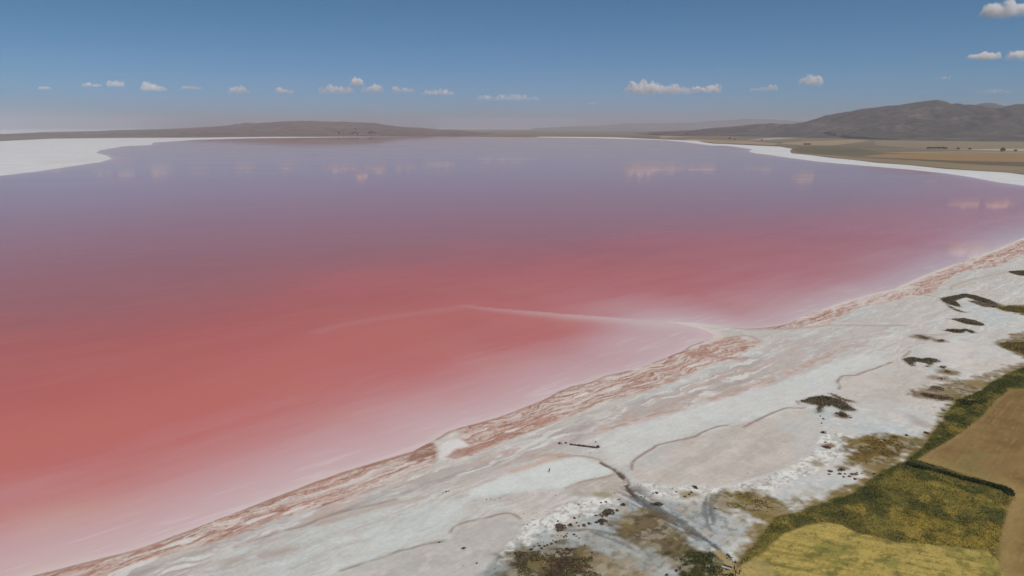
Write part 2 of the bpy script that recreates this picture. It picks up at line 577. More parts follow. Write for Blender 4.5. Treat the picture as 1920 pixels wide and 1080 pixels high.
def box(pts, mar):
    x0, y0 = pts.min(0) - mar
    x1, y1 = pts.max(0) + mar
    return np.where((lx > x0) & (lx < x1) & (ly > y0) & (ly < y1))[0]


def pmask(px, soft=2.0, warp=4.0, fine=1.5, k=5, grow=0.0):
    pts = G(px)
    if k: pts = subdiv(np.vstack([pts, pts[:1]]), k)[:-1]
    i = box(pts, soft + warp + 4)
    xx, yy = lx[i], ly[i]
    s = seg_dist(xx, yy, pts, True)
    s = np.where(inside(xx, yy, pts), s, -s) + wx[i] * warp + fw[i] * fine + grow
    m = np.zeros(n)
    m[i] = ss(-soft, soft, s)
    return m


def ldist(px, warp=1.5, k=5, mar=40):
    pts = subdiv(G(px), k)
    i = box(pts, mar)
    xx, yy = lx[i] + wx[i] * warp, ly[i] + wy[i] * warp
    d = np.full(n, 1e6)
    d[i] = seg_dist(xx, yy, pts)
    return d


def line(px, width, colr, amount, warp=1.2, patch=0.5, seed=5):
    d = ldist(px, warp)
    br = ss(0.5 - patch, 0.75 - patch * 0.6, fbm(lx / 5, ly / 5, seed, 3))
    lay(np.exp(-(d / width) ** 2) * br, colr, amount)


WHITE, COOL, BEIGE, GREY = (0.69, 0.685, 0.665), (0.61, 0.665, 0.67), (0.56, 0.505, 0.455), (0.46, 0.415, 0.395)
PINKW, RUST, DRUST, BROWN = (0.60, 0.49, 0.44), (0.44, 0.265, 0.205), (0.27, 0.135, 0.095), (0.25, 0.16, 0.12)
WET, OLIVE, DOLIVE, DARK = (0.37, 0.415, 0.425), (0.17, 0.125, 0.038), (0.085, 0.068, 0.03), (0.055, 0.048, 0.04)

st1 = sfbm(Ud / 46, Vd / 7, 41, 5)
st2 = sfbm(Ud / 16, Vd / 1.9, 57, 4)
st3 = sfbm(Ud / 8, Vd / 1.1, 63, 4)
big = fbm(lx / 60, ly / 60, 71, 4)
mid = fbm(lx / 11, ly / 11, 77, 5)
fin = fbm(lx / 2.6, ly / 2.6, 83, 4)
C[:] = WHITE
lay(ss(.42, .62, big), COOL, .8)
lay(ss(.46, .66, st1), BEIGE, .55)
lay(ss(.50, .72, st2), PINKW, .55)
lay(ss(.55, .75, mid), (0.60, 0.58, 0.56), .5)
lay(ss(.55, .63, sfbm(Ud / 20, Vd / 1.1, 59, 4, .65)), (0.53, 0.485, 0.45), .55)
lay(ss(.57, .66, sfbm(Ud / 30, Vd / 3.2, 61, 5, .6)), (0.50, 0.50, 0.495), .5)

lay(ss(.50, .66, fbm(lx / 34 + 3, ly / 34, 73, 5)), (0.54, 0.585, 0.59), .65)
lay(ss(.55, .68, fbm(lx / 17 + 3, ly / 17, 79, 5)), (0.60, 0.55, 0.51), .5)
near_w = ss(130, 50, D)
lay(near_w * ss(.50, .58, sfbm(Ud / 62, Vd / 2.6, 45, 5, .6)), (0.50, 0.46, 0.43), .6)
lay(near_w * ss(.55, .62, sfbm(Ud / 34, Vd / 1.3, 47, 4, .65)), (0.42, 0.39, 0.375), .5)
lay(ss(.585, .63, fbm(lx / 6, ly / 4.5, 49, 6, .62)), (0.52, 0.495, 0.47), .55)
# grey, streaked flats behind the rust band
grey = pmask([(40, 1120), (150, 1085), (400, 1020), (560, 965), (700, 925), (820, 882), (960, 836), (1080, 792), (1200, 750), (1330, 697), (1420, 668),
              (1446, 690), (1440, 716), (1360, 744), (1290, 757), (1230, 779), (1130, 806), (1090, 828), (1040, 853), (960, 872), (880, 900),
              (760, 932), (640, 968), (500, 1012), (380, 1056), (330, 1110)], 3, 8, 2)
lay(grey * ss(.30, .62, st1 * .45 + st2 * .55 + .06), GREY, .95)
lay(grey * ss(.50, .68, st3 * .5 + st2 * .5), (0.385, 0.345, 0.33), .75)
lay(grey * ss(.56, .70, sfbm(Ud / 22, Vd / 2.4, 91, 4)), (0.54, 0.40, 0.355), .7)
lay(grey * ss(.58, .68, sfbm(Ud / 14, Vd / 2.0, 97, 4)), WHITE, .85)
lay(pmask([(1440, 640), (1500, 628), (1600, 640), (1620, 650), (1560, 665), (1500, 690), (1440, 715), (1400, 725), (1420, 690)], 3, 8, 2) * ss(.40, .64, st2), (0.50, 0.44, 0.425), .8)
lay(pmask([(1600, 600), (1660, 570), (1760, 548), (1800, 520), (1905, 508), (1880, 525), (1790, 545), (1720, 585), (1690, 612), (1600, 622)], 3, 8, 2) * ss(.36, .6, st2), (0.53, 0.49, 0.455), .8)

# pans
pansA = [(1183, 888), (1188, 868), (1215, 849), (1232, 839), (1270, 829), (1319, 813), (1365, 800), (1430, 787), (1470, 773), (1511, 767), (1535, 782),
         (1545, 800), (1535, 825), (1522, 856), (1490, 872), (1440, 892), (1380, 908), (1310, 911), (1262, 913), (1205, 907)]
pansC = [(1078, 912), (1100, 903), (1135, 896), (1155, 892), (1168, 905), (1178, 925), (1140, 931), (1100, 935), (1066, 930)]
pansD = [(846, 1002), (857, 990), (872, 983), (910, 975), (936, 968), (960, 967), (977, 977), (982, 998), (966, 1022), (930, 1040), (880, 1040), (850, 1022)]
pansE = [(1571, 726), (1570, 715), (1582, 707), (1606, 706), (1640, 696), (1672, 682), (1700, 690), (1740, 700), (1765, 715), (1730, 740), (1700, 765), (1640, 770), (1590, 758)]
pansF = [(1760, 611), (1785, 606), (1815, 612), (1800, 618), (1770, 618)]
pansG = [(1693, 672), (1705, 660), (1735, 648), (1790, 640), (1850, 650), (1870, 665), (1840, 680), (1790, 690), (1760, 680)]
pansH = [(640, 1085), (720, 1050), (775, 1031), (830, 1018), (860, 1030), (930, 1045), (900, 1062), (870, 1095)]
for pz, cz, am in ((pansA, (0.56, 0.51, 0.465), .95), (pansC, (0.45, 0.40, 0.355), .9), (pansD, (0.50, 0.475, 0.45), .95), (pansE, (0.575, 0.53, 0.49), .95),
                   (pansF, (0.60, 0.54, 0.48), .8), (pansG, (0.63, 0.60, 0.575), .9), (pansH, (0.52, 0.495, 0.465), .8)):
    m = pmask(pz, 1.2, 1.5, .6)
    lay(m, cz, am)
    lay(m * ss(.45, .7, sfbm(Ud / 30, Vd / 6, 101, 4)), tuple(v * .86 for v in cz), .7)
    lay(m * ss(.50, .72, fbm(lx / 24, ly / 24, 103, 4)), (0.52, 0.535, 0.535), .6)
    lay(m * ss(.64, .74, fbm(lx / 4, ly / 3, 105, 4)), (0.62, 0.58, 0.55), .5)
# bright clean pan the walker stands on
m = pmask([(930, 905), (960, 888), (1000, 876), (1050, 862), (1097, 861), (1125, 872), (1152, 888), (1130, 896), (1080, 908), (1040, 920), (960, 928), (900, 935), (880, 925)], 2.5, 3, 1)
lay(m, (0.64, 0.685, 0.675), .85)
m = pmask([(1125, 830), (1190, 795), (1290, 765), (1420, 735), (1520, 700), (1620, 668), (1665, 678), (1580, 706), (1560, 745), (1440, 778), (1320, 810), (1230, 835), (1185, 870), (1150, 868)], 3, 5, 1)
lay(m, (0.64, 0.665, 0.655), .7)
lay(m * ss(.52, .7, sfbm(Ud / 40, Vd / 5, 107, 4)), (0.58, 0.575, 0.57), .5)
m = pmask([(560, 1040), (700, 985), (830, 948), (930, 940), (960, 955), (900, 968), (850, 985), (790, 1015), (700, 1050), (600, 1085), (420, 1110)], 4, 8, 1)
lay(m * ss(.3, .6, mid), (0.60, 0.645, 0.63), .7)

# rust-pink band along the water
rustA = pmask([(20, 1092), (60, 1080), (150, 1057), (260, 1029), (370, 989), (480, 946), (560, 915), (640, 886), (720, 862), (775, 846), (805, 834), (822, 850), (815, 868),
               (740, 902), (660, 938), (560, 964), (400, 1018), (260, 1056), (120, 1100)], 1.5, 3, 2, 0)
rustB = pmask([(860, 803), (920, 787), (989, 762), (1043, 736), (1106, 717), (1187, 693), (1252, 669), (1295, 648), (1340, 634), (1380, 632), (1425, 645), (1400, 664), (1320, 690), (1260, 718),
               (1200, 738), (1120, 760), (1050, 786), (985, 812), (930, 836), (880, 856), (845, 850), (870, 830)], 1.5, 4, 2, 0)
rustC = pmask([(1400, 616.5), (1440, 612.5), (1480, 605), (1524, 586), (1578, 567), (1631, 552), (1675, 542), (1726, 519), (1770, 502), (1830, 482), (1874, 465), (1935, 441),
               (1935, 470), (1865, 502), (1815, 507), (1766, 528), (1750, 549), (1711, 557), (1640, 570), (1607, 578), (1551, 608), (1470, 617)], 1.5, 4, 2, 0)
fwu = (fbm(U / 5, V / 2.2, 117, 3) - .5)
st4 = sfbm(Ud / 42 + fwu * .3, Vd / 1.8 + fwu * .6, 121, 5, .6)
st5 = sfbm(Ud / 15 + fwu * .5, Vd / .95 + fwu * .8, 131, 4, .65)
dens = st4 * .55 + st5 * .45
mod = (fbm(U / 38, V / 11, 145, 3) - .5) * .28
for m, th in ((rustA, mod), (rustB, .03 + mod), (rustC, .03 + mod)):
    lay(m, PINKW, .6)
    lay(m * ss(.33 + th, .50 + th, dens), (0.46, 0.26, 0.205), .9)
    lay(m * ss(.50 + th, .62 + th, st5 * .6 + fin * .4), (0.36, 0.195, 0.145), .75)
    lay(m * ss(.53, .64, sfbm(Ud / 13 + fwu * .5, Vd / .75 + fwu * .9, 141, 4, .65)), DRUST, .65)
    lay(m * ss(.575, .64, sfbm(Ud / 20 + fwu * .5, Vd / 1.8 + fwu * .7, 151, 5, .6)), (0.66, 0.59, 0.555), .9)
    lay(m * ss(.56, .62, sfbm(Ud / 9 + fwu * .5, Vd / .7 + fwu, 157, 3, .65)), (0.66, 0.58, 0.545), .55)
lay(pmask([(770, 849), (800, 828), (812, 838), (818, 856), (800, 868), (760, 866)], 1.2, 3, 3) * ss(.3, .55, st5 * .5 + fin * .5), DRUST, .8)
lay(pmask([(826, 842), (838, 828), (862, 826), (880, 838), (850, 844), (842, 860), (822, 862)], 1.0, 2.5, 1.5), (0.70, 0.68, 0.67), .95)
lay(pmask([(860, 846), (880, 838), (930, 826), (960, 812), (950, 822), (890, 848), (862, 860), (832, 858)], 1.0, 2.5, 1.5), (0.40, 0.22, 0.17), .7)
for a_, b_, r_ in ((250, 1062, 9), (330, 1020, 8), (360, 1012, 7), (490, 972, 8), (560, 955, 7), (960, 808, 6), (1090, 742, 8), (1150, 730, 7), (1300, 685, 7)):
    cx, cy = gp(a_, b_)
    uu, vv = (lx - cx) * EX + (ly - cy) * EY, (lx - cx) * EY - (ly - cy) * EX
    lay(ss(1.1, .55, np.sqrt((uu / (r_ * .8)) ** 2 + (vv / (r_ * .17)) ** 2) + fw * .9), (0.70, 0.67, 0.655), .85)
# wrack line at the water's edge, pale rim behind it
dw = np.abs(D + wob * .25 - 0.9)
near = ss(700, 350, ly)
lay(np.exp(-(dw / .9) ** 2) * ss(.32, .5, sfbm(Ud / 20, Vd / 40, 161, 3)) * (U < 420) * ss(14, 26, seg_dist(lx, ly, G([(1338, 628), (1300, 610), (1250, 604)]))), (0.36, 0.195, 0.155), .7)
lay(ss(.4, -1.0, D + wob * .3), (0.66, 0.55, 0.53), .9)
lay(ss(15, 5, seg_dist(lx, ly, G([(1330, 628), (1310, 612), (1255, 604)]))) * ss(9, 2, D), (0.66, 0.57, 0.55), .9)
lay(np.exp(-((D - 1.5) / 2.6) ** 2) * ss(395, 430, U) * ss(.3, .6, st1 + .1), (0.70, 0.62, 0.60), .8)
# stranded rust spits at the root of the shoal
line([(1280, 660), (1330, 668), (1375, 674), (1400, 672)], 1.6, (0.40, 0.215, 0.165), .7)
line([(1300, 662), (1350, 655), (1390, 648), (1420, 642)], 2.2, RUST, .7)
line([(1335, 645), (1370, 634), (1400, 630), (1425, 640)], 1.5, RUST, .6)
line([(1400, 617.5), (1470, 618), (1551, 611), (1640, 612), (1700, 612)], 1.6, (0.45, 0.33, 0.29), .8, patch=.6)

# pink and brown shorelines of the drying pans
L2 = [(1130, 808), (1196, 790), (1234, 781), (1271, 770), (1300, 758), (1360, 747), (1420, 727), (1440, 721), (1465, 711), (1496, 696), (1527, 686), (1552, 667), (1577, 659), (1596, 654), (1630, 650)]
for k_, (off, w_, c_, am) in enumerate(((0, 2.6, (0.58, 0.44, 0.395), .7), (0, .8, (0.42, 0.26, 0.205), .8), (-4, .7, (0.46, 0.31, 0.25), .7), (-9, 1.2, (0.50, 0.385, 0.34), .6), (4, .6, (0.5, 0.38, 0.33), .5), (-14, .8, (0.45, 0.35, 0.31), .6))):
    line([(a_ + off * .6, b_ + off) for a_, b_ in L2], w_, c_, am, 6, .18, 15 + k_ * 7)
line([(1440, 680), (1468, 670), (1490, 655), (1512, 648)], 1.8, (0.52, 0.40, 0.37), .7)
line([(1520, 650), (1550, 644), (1590, 640), (1640, 630), (1668, 626)], 1.6, (0.50, 0.42, 0.385), .7)
for px, w_, c_, a_ in (
        ([(1184, 884), (1187, 868), (1200, 858), (1215, 849), (1226, 843), (1232, 838), (1255, 832), (1270, 829), (1300, 822), (1319, 813), (1345, 803), (1365, 800)], .62, BROWN, .85),
        ([(1395, 804), (1408, 797), (1440, 781), (1459, 773), (1477, 767), (1502, 768), (1511, 766)], .65, (0.26, 0.17, 0.14), .85),
        ([(1492, 753), (1494, 758), (1500, 761), (1510, 763)], .6, BROWN, .7),
        ([(1572, 732), (1575, 726), (1570, 719), (1574, 712), (1583, 707), (1606, 706), (1625, 698), (1645, 692), (1662, 685), (1670, 681)], .75, (0.28, 0.19, 0.14), .85),
        ([(1694, 671), (1702, 665), (1706, 659)], .8, (0.33, 0.22, 0.17), .8),
        ([(1712, 628), (1728, 628), (1760, 630), (1778, 627)], .7, (0.36, 0.26, 0.2), .7),
        ([(1782, 543), (1786, 537), (1800, 532), (1820, 525), (1850, 519), (1885, 511)], 1.0, (0.40, 0.33, 0.28), .8),
        ([(1735, 554), (1750, 557), (1766, 560)], .8, BROWN, .7),
        ([(960, 886), (997, 875), (1022, 866), (1047, 860)], 1.6, (0.55, 0.39, 0.33), .75),
        ([(1047, 859), (1072, 857), (1097, 858), (1122, 864), (1126, 870)], .6, (0.36, 0.25, 0.18), .8),
        ([(1000, 857), (1030, 855), (1060, 856)], 2.2, (0.45, 0.32, 0.25), .7),
        ([(1062, 918), (1076, 912), (1092, 906), (1110, 902), (1135, 897), (1150, 892)], .7, (0.33, 0.25, 0.19), .8),
        ([(845, 1002), (850, 994), (858, 989), (872, 983), (890, 979), (912, 974), (936, 967), (960, 967), (976, 976)], .55, (0.27, 0.21, 0.155), .85),
        ([(640, 1072), (680, 1060), (720, 1048), (745, 1037), (775, 1030), (800, 1023), (830, 1019)], .5, (0.25, 0.2, 0.15), .8),
        ([(440, 1028), (463, 1020), (520, 1001), (564, 989), (620, 967), (664, 956), (702, 948), (740, 938)], .9, (0.30, 0.235, 0.19), .75),
        ([(600, 985), (660, 968), (720, 950), (790, 935)], 1.6, (0.45, 0.33, 0.28), .6),
        ([(430, 1060), (470, 1048), (520, 1040), (545, 1032)], 2.4, (0.42, 0.31, 0.27), .6)):
    line(px, w_, c_, a_, 1.0)

# shallow wet ground, crust and tracks around the inflow
wet = pmask([(880, 1100), (930, 1052), (990, 1022), (1050, 988), (1120, 958), (1180, 940), (1240, 948), (1330, 948), (1352, 962), (1400, 985), (1395, 1012), (1350, 1036), (1310, 1040), (1290, 1100)], 1.2, 7, 5)
lay(wet * ss(.30, .56, mid * .6 + big * .4 + .05), (0.42, 0.445, 0.445), .9)
lay(wet * ss(.49, .55, fbm(lx / 8, ly / 8, 201, 6, .6)), WET, .75)
lay(wet * ss(.54, .60, fbm(lx / 5, ly / 5, 207, 6, .62)), (0.42, 0.375, 0.31), .7)
lay(pmask([(900, 1110), (930, 1055), (985, 1030), (1060, 1012), (1130, 1000), (1200, 1030), (1290, 1065), (1310, 1110)], 3, 9, 5) * ss(.34, .6, fbm(lx / 4.5, ly / 4.5, 209, 5)), (0.34, 0.34, 0.31), .8)
lay(pmask([(890, 1110), (925, 1065), (965, 1046), (1020, 1034), (1000, 1050), (960, 1080), (940, 1110)], 2, 5, 4), (0.24, 0.275, 0.275), .8)
lay(wet * ss(.57, .66, fbm(lx / 1.7, ly / 1.7, 213, 3)), (0.20, 0.20, 0.19), .6)
for poly, am in (([(1515, 770), (1545, 764), (1610, 775), (1680, 800), (1740, 805), (1730, 818), (1660, 818), (1590, 806), (1545, 795)], .75),
                 ([(1800, 562), (1850, 572), (1900, 590), (1925, 600), (1925, 625), (1880, 620), (1840, 600), (1800, 580)], .5),
                 ([(1715, 692), (1760, 690), (1800, 705), (1830, 712), (1800, 716), (1750, 712)], .6),
                 ([(1450, 930), (1490, 905), (1540, 900), (1600, 905), (1560, 930), (1500, 950), (1455, 960)], .55)):
    m = pmask(poly, 3, 6, 2)
    lay(m * ss(.3, .55, mid), (0.47, 0.53, 0.545), am)
    lay(m * ss(.55, .7, fin), WHITE, .5)
crust = np.maximum(pmask([(1178, 908), (1200, 908), (1260, 918), (1320, 915), (1380, 912), (1440, 896), (1500, 870), (1530, 845), (1545, 820), (1600, 815), (1590, 850), (1545, 880), (1500, 905), (1440, 925), (1400, 930), (1330, 938), (1250, 935), (1190, 925)], .9, 4, 5),
                   pmask([(940, 1060), (955, 1035), (975, 1010), (985, 985), (1040, 955), (1100, 940), (1150, 930), (1150, 950), (1090, 972), (1040, 995), (1000, 1018), (965, 1050)], .9, 4, 5))
lay(crust * ss(.41, .48, fbm(lx / 2.8 + wx * 2, ly / 2.2, 211, 5, .6)), (0.735, 0.73, 0.705), .95)
lay(crust * ss(.56, .61, fbm(lx / 2.2, ly / 2.2, 217, 5, .6)), (0.49, 0.475, 0.45), .8)
lay(crust * ss(.62, .66, fbm(lx / 1.3, ly / 1.3, 219, 4, .6)), (0.27, 0.25, 0.22), .7)
chan = [(1126, 870), (1145, 881), (1158, 890), (1168, 902), (1176, 916), (1188, 930), (1204, 942), (1222, 955), (1250, 974), (1290, 998), (1318, 1013), (1340, 1030), (1350, 1040)]
dc = ldist(chan, 2.0)
tr = sfbm((lx * .62 - ly * .78) / 14, (lx * .78 + ly * .62) / 1.0, 221, 4)
fan = ldist([(1190, 928), (1215, 950), (1250, 972), (1300, 1000)], 3, 5)
lay(ss(9, 1, fan) * ss(.50, .60, tr), (0.12, 0.125, 0.13), .8)
lay(ss(1.3, .3, dc) * ss(.35, .5, fin) * (ly < 262), (0.075, 0.072, 0.068), .9)
lay(ss(.9, .25, ldist(chan[:4], .8)), (0.20, 0.12, 0.08), .85)
lay(ss(1.9, .5, ldist([(1158, 890), (1170, 905), (1178, 918), (1190, 932)], 2.2)) * ss(.3, .5, fin), (0.10, 0.068, 0.05), .9)
for px, w_ in (([(1320, 945), (1318, 965), (1326, 985), (1334, 998)], .5), ([(1338, 940), (1332, 960), (1340, 985)], .45), ([(1350, 930), (1335, 950), (1330, 970)], .8), ([(1352, 925), (1342, 940), (1336, 960)], .6),
               ([(1040, 995), (1070, 998), (1110, 996), (1150, 1005), (1190, 1020), (1220, 1045)], .7), ([(1110, 1000), (1160, 1020), (1200, 1040)], .6)):
    line(px, w_, (0.14, 0.15, 0.155), .75, 2)
for k in range(14):
    a_ = rng.random() * 14 - 7
    line([(1330 + a_, 928 + rng.random() * 12), (1325 + a_ * 1.6 + rng.random() * 8, 950 + rng.random() * 10), (1332 + a_ * 1.5, 975 + rng.random() * 14)], .22, (0.16, 0.165, 0.17), .6, 2, seed=k)
for k in range(10):
    a_ = rng.random() * 18 - 9
    line([(1195 + a_ * .4, 935), (1235 + a_, 965 - a_ * .6), (1290 + a_, 996 - a_ * .7), (1330, 1022)], .28, (0.12, 0.125, 0.13), .7, 2, seed=30 + k)

# vegetated margins: stained, weedy soil under the plants
vegn = fbm(lx / 6, ly / 6, 231, 5)


def veg(poly, c0, c1, soft=3.0, warp=8.0, fine=4.0, am=1.0):
    m = pmask(poly, soft, warp * 1.4, fine * 2.0)
    lay(m * ss(.30, .40, vegn * .55 + fin * .45 + m * .14), c0, am)
    lay(m * ss(.46, .64, fbm(lx / 3.4, ly / 3.4, 239, 4)), c1, .8 * am)
    lay(m * ss(.55, .61, fbm(lx / 5.2 + 9, ly / 4.2, 241, 6, .62)), (0.37, 0.33, 0.25), .65 * am)
    lay(m * ss(.58, .70, fbm(lx / 1.6, ly / 1.6, 243, 3)), tuple(v * .5 for v in c1), .6 * am)
    lay(m * ss(.60, .72, fbm(lx / 7, ly / 7, 247, 4)), (0.22, 0.175, 0.06), .5 * am)
    return m


veg([(1150, 985), (1190, 968), (1235, 975), (1262, 992), (1300, 1020), (1345, 1040), (1372, 1060), (1385, 1110), (1230, 1110), (1270, 1060), (1240, 1030), (1190, 1015)], (0.165, 0.125, 0.065), (0.12, 0.09, 0.055))
veg([(1290, 1040), (1330, 1034), (1352, 1046), (1374, 1066), (1385, 1110), (1280, 1110)], (0.075, 0.07, 0.024), (0.05, 0.05, 0.018))
veg([(945, 1110), (962, 1064), (990, 1046), (1040, 1033), (1085, 1028), (1125, 1040), (1165, 1062), (1200, 1100)], (0.14, 0.105, 0.055), (0.085, 0.062, 0.036))
veg([(1100, 1100), (1110, 1045), (1160, 1050), (1230, 1075), (1240, 1100)], (0.36, 0.30, 0.20), (0.24, 0.18, 0.09), am=.7)
veg([(1338, 950), (1366, 930), (1400, 925), (1440, 935), (1462, 952), (1466, 970), (1440, 978), (1400, 968), (1362, 962)], (0.19, 0.14, 0.045), (0.13, 0.10, 0.035))
veg([(1385, 1040), (1400, 1010), (1420, 990), (1455, 975), (1490, 975), (1460, 1000), (1430, 1030), (1400, 1052)], (0.33, 0.235, 0.085), (0.24, 0.17, 0.055))
veg([(1600, 832), (1625, 822), (1690, 822), (1735, 838), (1720, 858), (1690, 872), (1655, 882), (1620, 876), (1590, 868), (1604, 850)], (0.19, 0.125, 0.036), (0.13, 0.095, 0.03))
veg([(1580, 930), (1625, 905), (1665, 880), (1700, 862), (1712, 870), (1690, 890), (1640, 920), (1600, 936)], (0.28, 0.18, 0.05), (0.16, 0.12, 0.035))
veg([(1718, 745), (1740, 728), (1775, 722), (1810, 712), (1850, 716), (1845, 735), (1810, 752), (1790, 760), (1740, 752)], (0.25, 0.19, 0.11), (0.12, 0.085, 0.045), 3, 8, 5)
veg([(1815, 712), (1850, 700), (1880, 688), (1920, 680), (1930, 690), (1880, 706), (1850, 720)], (0.36, 0.31, 0.24), (0.28, 0.22, 0.15), 2, 5, 3)
veg([(1868, 646), (1890, 640), (1930, 640), (1930, 676), (1905, 668), (1880, 656)], (0.20, 0.155, 0.085), (0.15, 0.11, 0.06), 2.5, 6, 3)
veg([(1895, 628), (1930, 624), (1930, 640), (1905, 636)], (0.26, 0.20, 0.13), (0.2, 0.15, 0.09), 2, 6, 3)
veg([(1860, 566), (1885, 574), (1925, 574), (1925, 592), (1890, 586), (1865, 576)], (0.21, 0.16, 0.06), (0.14, 0.11, 0.045), 2, 5, 3)
for cx, cy, r_, c_ in ((1532, 873, 2.6, (0.34, 0.28, 0.2)), (1552, 838, 2.4, (0.2, 0.11, 0.06)), (1577, 880, 2.4, (0.22, 0.16, 0.06)), (1130, 930, 2.6, (0.33, 0.28, 0.18)), (1290, 930, 3.0, (0.3, 0.25, 0.14)),
                       (1728, 634, 7, (0.26, 0.21, 0.165)), (1762, 641, 4, (0.24, 0.19, 0.13)), (1778, 700, 6, (0.2, 0.15, 0.085)), (1763, 712, 5, (0.3, 0.22, 0.17)), (1835, 722, 6, (0.27, 0.2, 0.09)), (1640, 880, 4, (0.25, 0.18, 0.08))):
    x0, y0 = gp(cx, cy)
    lay(ss(1.2, .4, np.hypot((lx - x0) * .8, ly - y0) / r_ + fw * .8), c_, .9)
REEDS = [
    ('broad dark reed bed shaped like a wing above the biggest beige pan', [(1496, 755), (1520, 748), (1542, 744), (1565, 749), (1585, 757), (1604, 772), (1580, 773), (1558, 764), (1543, 766), (1540, 776), (1530, 775), (1533, 764), (1515, 760)], 0, 1.2),
    ('small reed patch just below the wing-shaped reed bed', [(1563, 777), (1580, 774), (1588, 779), (1593, 785), (1580, 787), (1568, 784)], 1, .9),
    ('small rusty reed strip right above the wing-shaped reed bed', [(1554, 740), (1566, 742), (1580, 750), (1598, 754), (1600, 757), (1585, 755), (1568, 748)], 1, .7),
    ('oval reed patch with a pale hole, left of the marsh edge', [(1692, 675), (1711, 672), (1728, 675), (1740, 673), (1757, 676), (1762, 681), (1747, 683), (1746, 689), (1736, 690), (1738, 684), (1722, 681), (1712, 682), (1716, 689), (1705, 687)], 0, 1.2),
    ('slanting dark reed strip, upper of two close together', [(1777, 599), (1790, 600), (1805, 598.5), (1830, 603.5), (1846, 611), (1838, 613), (1810, 609), (1792, 603)], 0, 1.4),
    ('dark reed strip with a notch, lower of two close together', [(1769, 621.5), (1786, 618.5), (1800, 620), (1811, 619), (1829, 624.5), (1823, 627), (1812, 623), (1804, 626), (1790, 626)], 0, 1.4),
    ('pale brown oval reed patch left of the two dark strips', [(1714, 630), (1730, 630.5), (1745, 636.5), (1740, 639.5), (1724, 636)], 2, .7),
    ('tiny brown reed patch beside the pale oval one', [(1757, 640), (1769, 638), (1770, 643), (1760, 644)], 1, .9),
    ('large crescent reed bed curling round a bluish wet patch', [(1764, 561), (1792, 555), (1807, 552), (1830, 556), (1860, 566), (1871, 574), (1850, 571), (1836, 567), (1812, 559), (1795, 564), (1792, 567), (1801, 577), (1784, 574), (1767, 567)], 0, 1.4),
    ('thin inner strip of reeds inside the crescent bed', [(1815, 566), (1830, 566), (1852, 571), (1872, 576), (1870, 579), (1845, 577), (1830, 572)], 2, 1.0),
    ('long olive reed bed running off the right edge', [(1862, 573), (1881, 578), (1899, 575.5), (1930, 579), (1930, 590), (1905, 588), (1880, 584)], 3, 1.2),
    ('dark reed patch at the right edge, nearest the rust band', [(1888, 510.5), (1905, 509.5), (1940, 508), (1940, 520), (1915, 518), (1903, 516)], 0, 1.5),
    ('brown reed tail curving below the crescent bed', [(1772, 570), (1790, 580), (1808, 586), (1818, 589), (1795, 586), (1780, 578)], 2, .7),
    ('olive reed fringe at the right edge above the green meadow', [(1871, 646), (1890, 643), (1930, 643), (1930, 672), (1905, 662), (1882, 656)], 3, .8),
    ('small dark reed clump between oval patch and marsh edge', [(1759, 691), (1770, 688), (1774, 691), (1768, 694)], 0, 1.0),
    ('small olive reed patch nearest the marsh edge', [(1766, 697), (1778, 696), (1787, 703), (1772, 702)], 3, .9),
    ('purplish brown reed strip at the tip of the marsh', [(1754, 711), (1764, 710), (1773, 713), (1762, 715)], 2, .7),
    ('brown reed clump topmost on the marsh tongue', [(1738, 730), (1750, 726), (1768, 728), (1772, 736), (1750, 737)], 2, .9),
    ('dark ragged reed tongue poking left into the salt', [(1719, 742), (1730, 738), (1750, 742), (1785, 748), (1790, 752), (1765, 754), (1735, 747)], 1, 1.0),
    ('dark green reed bed at the root of the marsh tongue', [(1790, 752), (1820, 756), (1850, 752), (1848, 760), (1820, 765), (1800, 764)], 4, 1.3),
    ('ochre marsh growth beside the tip of the ploughed field', [(1604, 834), (1625, 824), (1680, 825), (1700, 838), (1688, 866), (1650, 876), (1622, 872), (1612, 852)], 3, .6),
    ('ochre marsh growth left of the green meadow corner', [(1342, 950), (1366, 932), (1400, 927), (1438, 937), (1460, 955), (1440, 972), (1400, 955), (1362, 955)], 3, .6),
]
REED_SOIL = [(0.125, 0.10, 0.062), (0.18, 0.12, 0.075), (0.26, 0.205, 0.145), (0.21, 0.155, 0.06), (0.075, 0.08, 0.034)]
for lab, px, kd, hh in REEDS[:-2]:
    lay(pmask(px, 1.8, 1.5, 2.0, 3), REED_SOIL[kd], .9)
lay(pmask([(1690, 776), (1720, 782), (1745, 800), (1735, 806), (1705, 792)], 2, 4, 2), (0.42, 0.385, 0.37), .8)

# meadow, fields and the track: their own pieces of ground
P_GREEN = [(1383, 1070), (1400, 1045), (1430, 1005), (1457, 975), (1490, 968), (1540, 948), (1601, 930), (1630, 908), (1671, 880), (1693, 868), (1720, 852), (1735, 838), (1748, 818), (1765, 800),
           (1772, 782), (1785, 764), (1800, 752), (1825, 742), (1850, 726), (1880, 708), (1935, 684), (1990, 670), (1990, 720), (1935, 731), (1890, 735), (1868, 752), (1840, 785), (1800, 815), (1770, 835), (1740, 852),
           (1718, 866), (1760, 878), (1830, 899), (1893, 921), (1899, 935), (1888, 960), (1882, 985), (1874, 1010), (1870, 1045), (1866, 1056), (1850, 1040), (1793, 1033),
           (1683, 1023), (1605, 1004), (1576, 989), (1542, 984), (1504, 992), (1469, 1007), (1441, 1030), (1402, 1060)]
P_CROP = [(1383, 1070), (1402, 1060), (1441, 1030), (1469, 1007), (1504, 992), (1542, 984), (1576, 989), (1605, 1004), (1683, 1023), (1793, 1033), (1850, 1040), (1866, 1056), (1875, 1085), (1905, 1600), (1150, 1600), (1345, 1100)]
